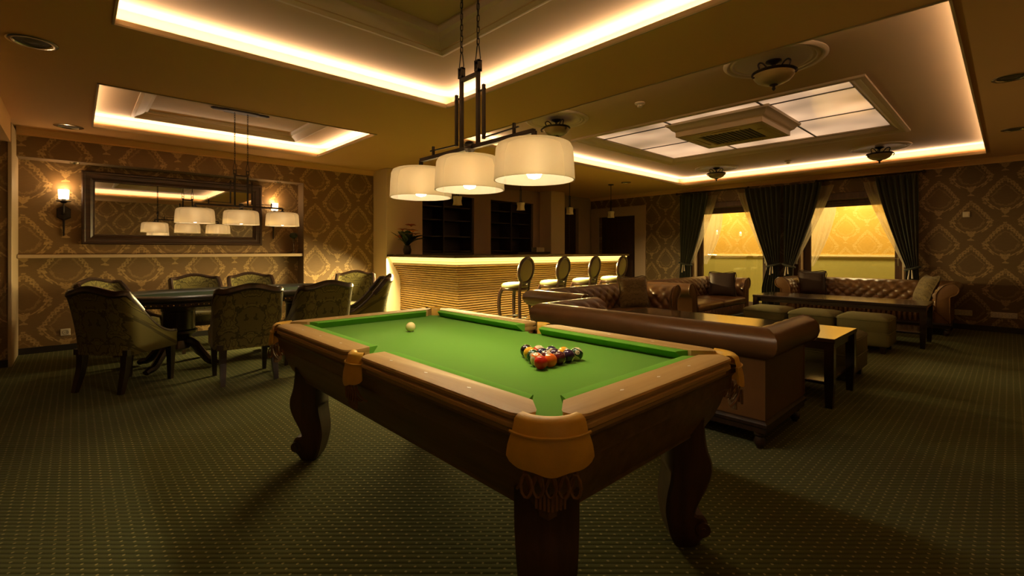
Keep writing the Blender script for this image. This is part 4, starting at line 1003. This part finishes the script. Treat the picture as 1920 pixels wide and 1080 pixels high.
# ================================================================== LOUNGE
def tuft(s, t, a=.155, b=.15):
    return .040 * abs(math.sin(PI * (s / a + t / b)) * math.sin(PI * (s / a - t / b))) ** .42
SPROF = []   # (offset outwards, height, tuft weight)
for k in range(15): SPROF.append((.006 * k / 14, .36 + .23 * k / 14, 1.0))
SPROF += [(.012, .610, 1), (.020, .630, 1), (.032, .652, 1), (.044, .672, 1), (.060, .696, 1), (.076, .716, .9), (.096, .736, .75), (.122, .755, .45), (.158, .768, .15), (.196, .764, 0), (.230, .744, 0), (.254, .710, 0), (.258, .668, 0), (.244, .626, 0), (.216, .596, 0), (.182, .582, 0), (.165, .570, 0), (.160, .55, 0), (.160, .19, 0)]
def make_sofa(label, loc, rz, hl):
    t = thing('chesterfield_sofa', label, 'sofa', loc, rz, 'brown leather tufted sofas')
    xi, yi, yf = hl - .20, -.24, .37
    tl = [0.0]
    for a, b in zip(SPROF, SPROF[1:]): tl.append(tl[-1] + math.hypot(b[0] - a[0], b[1] - a[1]))
    def sect(base, nrm, s, mit):
        ring = []
        for (o, z, wgt), tt in zip(SPROF, tl):
            oo = o - wgt * tuft(s, tt); ring.append((base[0] + nrm[0] * oo + mit[0] * o, base[1] + nrm[1] * oo + mit[1] * o, z))
        return ring
    n = max(24, int(2 * xi / .0155))
    rs = []
    for k in range(n + 1):
        u = -1 + 2 * k / n; rs.append(sect((u * xi, yi), (0, -1), u * xi, (u if abs(u) == 1 else u, 0)))
    m = MB(); m.rings(rs, False); m.build('backrest', 'sofa_leather', t, True, 80)
    for sx in (-1, 1):
        n2 = 40; rs = []
        for k in range(n2 + 1):
            u = k / n2; y = yf + (yi - yf) * u; rs.append(sect((sx * xi, y), (sx, 0), y - yi, (0, -max(0, (u - .55) / .45))))
        m = MB(); m.rings(rs, False, False, False)
        # flat scrolled front
        fr = [(sx * xi + sx * o, yf, z) for o, z, w_ in SPROF]
        fr2 = [(sx * xi + sx * o, yf + .012, z) for o, z, w_ in SPROF]
        inn = [(sx * xi + sx * (.13 + (o - .13) * .84), yf + .016, .60 + (z - .60) * .93) for o, z, w_ in SPROF]
        m.rings([rs[0], fr2, inn], True, False, True); arm = m.build('arm', 'sofa_leather', t, True, 60)
        pp = [(sx * xi + sx * (.12 + (o - .12) * .97), yf + .016, .60 + (z - .60) * .985) for o, z, w_ in SPROF]
        m = MB(); m.tube(pp, .008, 6); m.build('piping', 'sofa_leather', arm)
    m = MB(); m.box(-hl + .045, hl - .045, -.395, .365, .16, .37, .015); m.build('body', 'sofa_leather', t, False)
    for k in range(2):
        x0 = -xi + .01 + k * xi; x1 = x0 + xi - .015
        rs = []
        for (i, z) in ((.03, .335), (.008, .35), (0, .375), (0, .41), (.012, .438), (.05, .456), (.2, .468)):
            P_2 = []
            for q in range(12): P_2.append((x0 + i + (x1 - x0 - 2 * i) * q / 11, .405 - i + .004 * math.cos(q * 2.4), z))
            P_2 += [(x1 - i, yi + .01 + i, z), (x0 + i, yi + .01 + i, z)]
            rs.append(P_2)
        m = MB(); m.rings(rs, True, True, True); m.build('seat_cushion', 'sofa_leather', t, True, 60)
    m = MB()
    for k in range(int(2 * xi / .062)):
        xx = -xi + .03 + k * .062; m.tube([(xx, .372, .20), (xx, .384, .27), (xx, .376, .335)], [.018, .030, .018], 6)
    m.build('pleated_front', 'sofa_leather', t)
    m = MB(); m.rings([[(-hl + .04 - e, -.402 - e, z), (hl - .04 + e, -.402 - e, z), (hl - .04 + e, .375 + e, z), (-hl + .04 - e, .375 + e, z)] for e, z in ((-.004, .185), (.006, .178), (.014, .168), (.014, .150), (.006, .140), (.004, .110), (-.02, .106))], True, True, True); m.build('plinth', 'dark_wood', t, True, 30)
    for sx in (-1, 1):
        for y in (-.36, .33): m = MB(); m.lathe([(.032, .11), (.036, .09), (.026, .075), (.036, .05), (.034, .03), (.020, .008), (.018, 0), (0, 0)], 12, (sx * (hl - .085), y, 0)); m.build('leg', 'dark_wood', t)
    m = MB(); a, b = .155, .15
    for i in range(-8, 9):
        for j in range(1, 3):
            s_ = i * a / 2; tt = j * b / 2 + (0 if i % 2 == 0 else 0)
            if (i + j) % 2 == 0 and abs(s_) < xi - .05: m.sphere((s_, yi + .004, .36 + tt), .011, 8, 5)
    tag(m.build('tuft_buttons', 'sofa_button', t), kind='stuff')
    return t
make_sofa('brown leather sofa with its back to the pool table', (3.50, 1.955, 0), -PI / 2, .965)
make_sofa('brown tufted leather sofa standing below the bar stools', (5.04, 3.52, 0), PI, 1.05)
make_sofa('brown tufted leather sofa near the far window with a bare sunlit-looking seat', (7.50, 3.50, 0), PI, 1.09)
make_sofa('brown tufted leather sofa under the windows along the right wall', (9.55, 1.69, 0), PI / 2, 1.14)
for o in COL.objects:
    if o.get('label', '').startswith('brown tufted leather sofa near the far window'): o['label'] = 'brown tufted leather sofa in front of the far window, its seat catching light'
def pillow(label, loc, rot, mt, sz=.42):
    n = 14; m = MB()
    for sg in (1, -1):
        rs = []
        for i in range(n + 1):
            u = -1 + 2 * i / n; row = []
            for j in range(n + 1):
                v = -1 + 2 * j / n
                pin = 1 - .07 * (1 - abs(u) ** 2) * abs(v) ** 3 - .07 * (1 - abs(v) ** 2) * abs(u) ** 3
                th = .075 * max(0, (1 - u ** 4) * (1 - v ** 4)) ** .6
                row.append((u * sz / 2 * pin, sg * th, v * sz / 2 * pin))
            rs.append(row)
        m.grid(rs)
    t = thing('throw_pillow', label, 'pillow', loc, 0, 'throw pillows on the sofas'); t.rotation_euler = rot
    m.build('cover', mt, t, True, 80)
    p = MB(); q = sz / 2 * .995; pts = []
    for a, b in ((-1, -1), (0, -1), (1, -1), (1, 0), (1, 1), (0, 1), (-1, 1), (-1, 0)): pts.append((a * q * (.93 if b == 0 else 1), 0, b * q * (.93 if a == 0 else 1)))
    p.tube(smoothcurve(pts + [pts[0]], 3)[:-1], .006, 6, loop=True); p.build('piping', mt, t)
pillow('gold damask pillow propped on the sofa below the bar stools', (5.62, 3.55, .665), (R(-14), 0, R(-28)), 'pillow_fabric', .44)
pillow('dark pillow leaning on the right arm of the sofa in front of the far window', (8.16, 3.40, .66), (R(-12), 0, R(-72)), 'pillow_dark', .42)
pillow('dark pillow at the left end of the sofa under the windows', (9.70, 2.44, .67), (R(-14), 0, R(-78)), 'pillow_dark', .42)
pillow('gold damask pillow leaning on the right arm of the sofa under the windows', (9.50, .88, .655), (R(-22), 0, R(-150)), 'pillow_fabric', .42)

def make_table(label, loc):
    t = thing('coffee_table', label, 'table', loc, 0, 'long dark lounge tables'); a, b = .385, 1.03
    m = MB(); m.box(-a, a, -b, b, .515, .55, .004); m.build('table_top', 'table_wood', t, False)
    m = MB(); m.box(-a + .03, a - .03, -b + .03, b - .03, .455, .515); m.build('apron', 'table_wood', t, False)
    m = MB(); m.box(-a + .04, a - .04, -b + .06, b - .06, .175, .20, .004); m.build('lower_shelf', 'table_wood', t, False)
    for sx in (-1, 1):
        for sy in (-1, 1): m = MB(); m.tube([(sx * (a - .035), sy * (b - .04), .515), (sx * (a - .035), sy * (b - .04), .20), (sx * (a - .04), sy * (b - .045), 0)], [.034, .032, .024], 4); m.build('leg', 'table_wood', t, False)
make_table('long dark lounge table in front of the near sofa, its glossy top shining', (4.69, 1.96, 0))
make_table('long dark lounge table in front of the sofa under the windows', (8.16, 1.74, 0))
def make_ottoman(label, loc):
    t = thing('ottoman', label, 'ottoman', loc, 0, 'green cube ottomans beside the lounge tables'); a = .265
    def rq(k, z, bul=0): 
        P_2 = []
        for (sx, sy) in ((1, 1), (-1, 1), (-1, -1), (1, -1)):
            c0 = math.atan2(sy, sx) - PI / 4
            for q in range(4): P_2.append((sx * (a - .04) * k + .04 * k * math.cos(c0 + q * PI / 6), sy * (a - .04) * k + .04 * k * math.sin(c0 + q * PI / 6), z))
        return P_2
    m = MB(); m.rings([rq(.94, .085), rq(1, .10), rq(1.0, .24), rq(.992, .245), rq(1.0, .25), rq(1.0, .385), rq(.98, .40)], True, True, True); m.build('body', 'ottoman_fabric', t, True, 50)
    m = MB(); m.rings([rq(1.0, .388), rq(1.015, .398), rq(1.0, .412), rq(.9, .432), rq(.7, .446), rq(.4, .452), rq(.05, .454)], True, False, True); m.build('cushion_top', 'ottoman_fabric', t, True, 60)
    for z in (.395, .245): m = MB(); m.tube(rq(1.008, z), .006, 6, loop=True); m.build('piping', 'ottoman_fabric', t)
    for sx in (-1, 1):
        for sy in (-1, 1): m = MB(); m.tube([(sx * .20, sy * .20, .09), (sx * .20, sy * .20, 0)], [.028, .02], 4); m.build('leg', 'dark_wood', t, False)
make_ottoman('green cube ottoman beyond the end of the near lounge table', (5.58, 1.245, 0))
for k, y in enumerate((1.24, 1.79, 2.37)): make_ottoman(['green cube ottoman in the row before the far lounge table, nearest the camera side', 'green cube ottoman in the middle of the row before the far lounge table', 'green cube ottoman at the far end of the row before the far lounge table'][k], (7.28, y, 0))

# ------------------------------------------------------------------ curtains
def curtain(name, label, top, mid, tie, bot, ztop, ztie, X, mt, folds, amp, zbot=.01, pw=1.25, group=None):
    """top, tie, bot = (outer, inner) y extents; gathered at ztie"""
    t = thing(name, label, 'curtain', (X, (top[0] + top[1]) / 2, 0), 0, group); yc = (top[0] + top[1]) / 2
    nu, nv = folds * 6, 26; rs = []
    for i in range(nv + 1):
        v = i / nv; z = ztop + (zbot - ztop) * v; row = []
        if z >= ztie: f = ((ztop - z) / (ztop - ztie)) ** pw; a = [top[k] + (tie[k] - top[k]) * f for k in (0, 1)]; am = amp * (1 - .35 * f)
        else: f = (ztie - z) / (ztie - zbot); f = min(1, f * 2.2); a = [tie[k] + (bot[k] - tie[k]) * f for k in (0, 1)]; am = amp * (.65 + .35 * f)
        for j in range(nu + 1):
            u = j / nu; row.append((am * math.sin(2 * PI * folds * u + .6 * math.sin(5 * u + v)) + am * .3 * math.sin(13 * u), a[0] + (a[1] - a[0]) * u - yc, z))
        rs.append(row)
    m = MB(); m.grid(rs); o = m.build('fabric', mt, t, True, 85)
    if zbot > .5: return t
    so = o.modifiers.new('thick', 'SOLIDIFY'); so.thickness = .004
    c = [(tie[0] + tie[1]) / 2 - yc, abs(tie[0] - tie[1]) / 2 + .02]
    m = MB(); m.tube([(.062 * math.cos(q), c[0] + c[1] * math.sin(q), ztie + .03 * math.sin(q) * (1 if top[0] > top[1] else -1)) for q in [2 * PI * k / 20 for k in range(20)]], .018, 8, loop=True); m.build('tieback', mt, t)
    m = MB(); m.tube([(-.07, c[0], ztie - .02), (-.075, c[0] - .01, ztie - .16)], [.006, .014], 6); m.tube([(-.07, c[0] + .03, ztie - .02), (-.075, c[0] + .045, ztie - .19)], [.006, .014], 6); m.build('tassel', 'white_plastic' if mt == 'drape' else mt, t)
    return t
DX = 10.10; dg_ = 'dark green tied-back drapes'
curtain('drape', 'dark green tied-back drape left of the far window', (5.17, 4.50), 0, (5.16, 4.90), (5.20, 4.90), 2.515, .94, DX, 'drape', 7, .035, group=dg_)
curtain('drape', 'dark green tied-back drape on the left of the middle pair', (3.075, 3.75), 0, (3.10, 3.31), (3.10, 3.42), 2.515, .95, DX, 'drape', 7, .035, group=dg_)
curtain('drape', 'dark green tied-back drape on the right of the middle pair', (3.035, 2.38), 0, (3.02, 2.85), (3.03, 2.86), 2.515, .95, DX, 'drape', 7, .035, group=dg_)
curtain('drape', 'dark green tied-back drape at the right end of the windows', (1.03, 1.60), 0, (1.03, 1.18), (1.02, 1.22), 2.515, .94, DX, 'drape', 7, .035, group=dg_)
sg_ = 'white sheer curtains'; SX = 10.19
curtain('sheer_curtain', 'white sheer behind the drape left of the far window', (4.75, 4.34), 0, (5.05, 4.86), (5.05, 4.88), 2.45, 1.02, SX, 'sheer', 5, .012, .95, 1.15, sg_)
curtain('sheer_curtain', 'white sheer at the right edge of the far window', (3.70, 3.92), 0, (3.20, 3.38), (3.2, 3.38), 2.45, 1.02, SX, 'sheer', 4, .012, .95, 1.1, sg_)
curtain('sheer_curtain', 'white sheer at the left edge of the nearer window', (2.52, 2.21), 0, (2.98, 2.80), (2.98, 2.80), 2.45, 1.05, SX, 'sheer', 4, .012, .98, 1.1, sg_)
curtain('sheer_curtain', 'white sheer at the right edge of the nearer window', (1.50, 1.78), 0, (1.10, 1.24), (1.1, 1.24), 2.45, 1.02, SX, 'sheer', 4, .012, .96, 1.2, sg_)
curtain('sheer_curtain', 'white sheer hanging on the hall side of the far window', (4.93, 4.40), 0, (4.93, 4.74), (4.93, 4.76), 2.15, .98, WX + .36, 'sheer', 5, .012, .93, 2.0, sg_)
curtain('sheer_curtain', 'white sheer hanging on the hall side of the nearer window', (2.80, 2.26), 0, (2.80, 2.62), (2.80, 2.64), 2.15, .98, WX + .36, 'sheer', 5, .012, .93, 1.6, sg_)
for (a, b), lab in (((5.22, 3.7), 'dark curtain rod over the far window'), ((2.45, .98), 'dark curtain rod over the nearer window')):
    t = thing('curtain_rod', lab, 'curtain rod', (DX, (a + b) / 2, 2.535), 0, 'dark curtain rods'); h = (a - b) / 2 + .02
    m = MB(); m.tube([(0, -h, 0), (0, h, 0)], .012, 8); m.build('rod', 'iron', t)
    for s_ in (-1, 1): m = MB(); m.sphere((0, s_ * h, 0), .028, 10, 6); m.build('finial', 'iron', t); m = MB(); m.tube([(0, s_ * (h - .08), 0), (WX - DX, s_ * (h - .08), 0)], .009, 6); m.build('bracket', 'iron', t)

# ------------------------------------------------------------------ ceiling fittings
def make_bowl():
    t = thing('ceiling_bowl_light', 'x', 'ceiling light', (0, 0, TRAY), 0, 'unlit bowl lights of the lounge ceiling')
    m = MB(); m.lathe([(.385, 0), (.385, -.008), (.372, -.020), (.355, -.022), (.345, -.014), (.33, -.012), (.322, -.018), (.31, -.018), (.30, -.010), (.285, -.014), (.27, -.010), (.255, -.004), (0, -.004)], 48); m.build('medallion', 'plaster', t)
    m = MB(); m.lathe([(0, -.004), (.06, -.006), (.062, -.016), (.03, -.03), (.014, -.04), (.014, -.13), (0, -.13)], 16); m.build('stem', 'iron', t)
    m = MB(); m.lathe([(.150, -.100), (.165, -.098), (.170, -.108), (.158, -.120), (.150, -.116)], 36); m.build('rim', 'iron', t)
    m = MB(); m.lathe([(.158, -.112), (.150, -.140), (.125, -.170), (.085, -.192), (.04, -.203), (0, -.205)], 32); m.build('bowl', 'off_glass', t)
    m = MB(); m.lathe([(0, -.200), (.030, -.202), (.034, -.210), (.014, -.218), (.010, -.226), (.016, -.236), (.008, -.250), (0, -.256)], 12); m.build('finial', 'iron', t)
    for k in range(3):
        a = k * 2 * PI / 3 + .35; c, s_ = math.cos(a), math.sin(a)
        m = MB(); m.tube([(c * r, s_ * r, z) for r, z in [(p.x, p.z) for p in smoothcurve([(.014, 0, -.105), (.05, 0, -.075), (.085, 0, -.035), (.115, 0, -.025), (.135, 0, -.045), (.125, 0, -.075), (.13, 0, -.098), (.168, 0, -.112), (.185, 0, -.130), (.178, 0, -.15), (.168, 0, -.148)], 3)]], .007, 6); m.build('scroll_arm', 'iron', t)
    return t
BW = make_bowl(); fw = [True]
for (x, y, lab) in ((4.26, 1.35, 'large unlit ceiling bowl light nearest the camera'), (4.26, 3.76, 'unlit ceiling bowl light just behind the pool table lamp'), (9.0, 3.86, 'unlit ceiling bowl light in front of the far window'), (9.0, 1.37, 'unlit ceiling bowl light in front of the nearer window')):
    o = place(BW, fw, x, y, (0, 1), lab); o.location.z = TRAY
# air conditioner in its moulded box
t = thing('air_conditioner', 'ceiling air conditioner in a moulded beige box among the lit panels', 'air conditioner', (6.27, 2.48, 2.73))
m = MB(); m.frame(-.50, .50, -.53, .53, [(-.05, .0), (0, .0), (0, .055), (.006, .065), (.020, .072), (.040, .085), (.055, .110), (.075, .125), (.095, .135), (.10, .165), (-.2, .166)]); m.build('moulded_box', 'trim_paint', t, True, 30)
m = MB(); m.frame(-.30, .30, -.32, .32, [(.16, .012), (.16, -.006), (.12, -.012), (.02, -.012), (0, -.004), (0, .02)]); m.build('fascia', 'ac_plastic', t, False)
m = MB(); m.box(-.30, .30, -.32, .32, .006, .012)
m.build('intake_grille', 'ac_dark', t, False)
for k in range(12): m = MB(); m.box(-.29, .29, -.30 + k * .0525, -.285 + k * .0525, -.002, .008); m.build('grille_slat', 'ac_dark', t, False)
for sx in (-1, 1):
    m = MB(); m.box(sx * .355, sx * .415, -.24, .24, -.020, -.011, .003); m.build('louvre', 'ac_plastic', t, False); m = MB(); m.box(-.22, .22, sx * .375, sx * .435, -.020, -.011, .003); m.build('louvre', 'ac_plastic', t, False)
def detector(label, loc):
    t = thing('smoke_detector', label, 'smoke detector', loc, 0, 'round ceiling detectors')
    m = MB(); m.lathe([(0, 0), (.052, 0), (.055, -.012), (.045, -.022), (.03, -.026), (0, -.026)], 20); m.build('base', 'white_plastic', t)
    m = MB(); m.lathe([(.026, -.026), (.028, -.045), (.020, -.052), (0, -.053)], 14); m.build('sensor', 'white_plastic', t)
detector('smoke detector between the two near bowl lights', (4.43, 2.72, TRAY)); detector('small smoke detector between the two far bowl lights', (9.22, 2.69, TRAY))
def downlight(label, loc, r=.085):
    t = thing('recessed_downlight', label, 'downlight', loc, 0, 'round recessed ceiling fittings')
    m = MB(); m.lathe([(r, 0), (r, -.006), (r * .93, -.010), (r * .78, -.010), (r * .74, -.002), (r * .70, .0)], 28); m.build('ring', 'chrome', t)
    m = MB(); m.lathe([(r * .74, -.001), (r * .6, -.004), (r * .55, -.002), (r * .4, -.006), (r * .36, -.003), (r * .18, -.007), (0, -.006)], 24); m.build('lens', 'ac_dark', t)
downlight('round ceiling fitting at the upper left corner of the room', (-.21, 4.54, CEIL), .13)
downlight('round ceiling fitting near the top of the right edge', (5.60, .0, CEIL), .11)
downlight('round ceiling fitting lower down the right edge', (8.0, -.03, CEIL), .11)
downlight('round ceiling fitting near the cornice above the left sconce', (-.05, 7.35, CEIL), .13)
downlight('round ceiling fitting over the middle of the bar', (6.9, 6.4, CEIL), .10)
downlight('round ceiling fitting in front of the last bar pendant', (8.35, 5.45, CEIL), .10)
# right wall plates
plate('wall_switch', 'small white thermostat switch on the right wall', (WX, .471, 1.81), .085, .085, 'white_plastic', 1, -PI / 2)
plate('wall_socket', 'strip of sockets low on the right wall beside the sofa arm', (WX, .545, .262), .28, .085, 'black_plastic', 4, -PI / 2)
plate('wall_socket', 'strip of sockets low on the right wall near the picture edge', (WX, .065, .262), .28, .085, 'black_plastic', 4, -PI / 2)
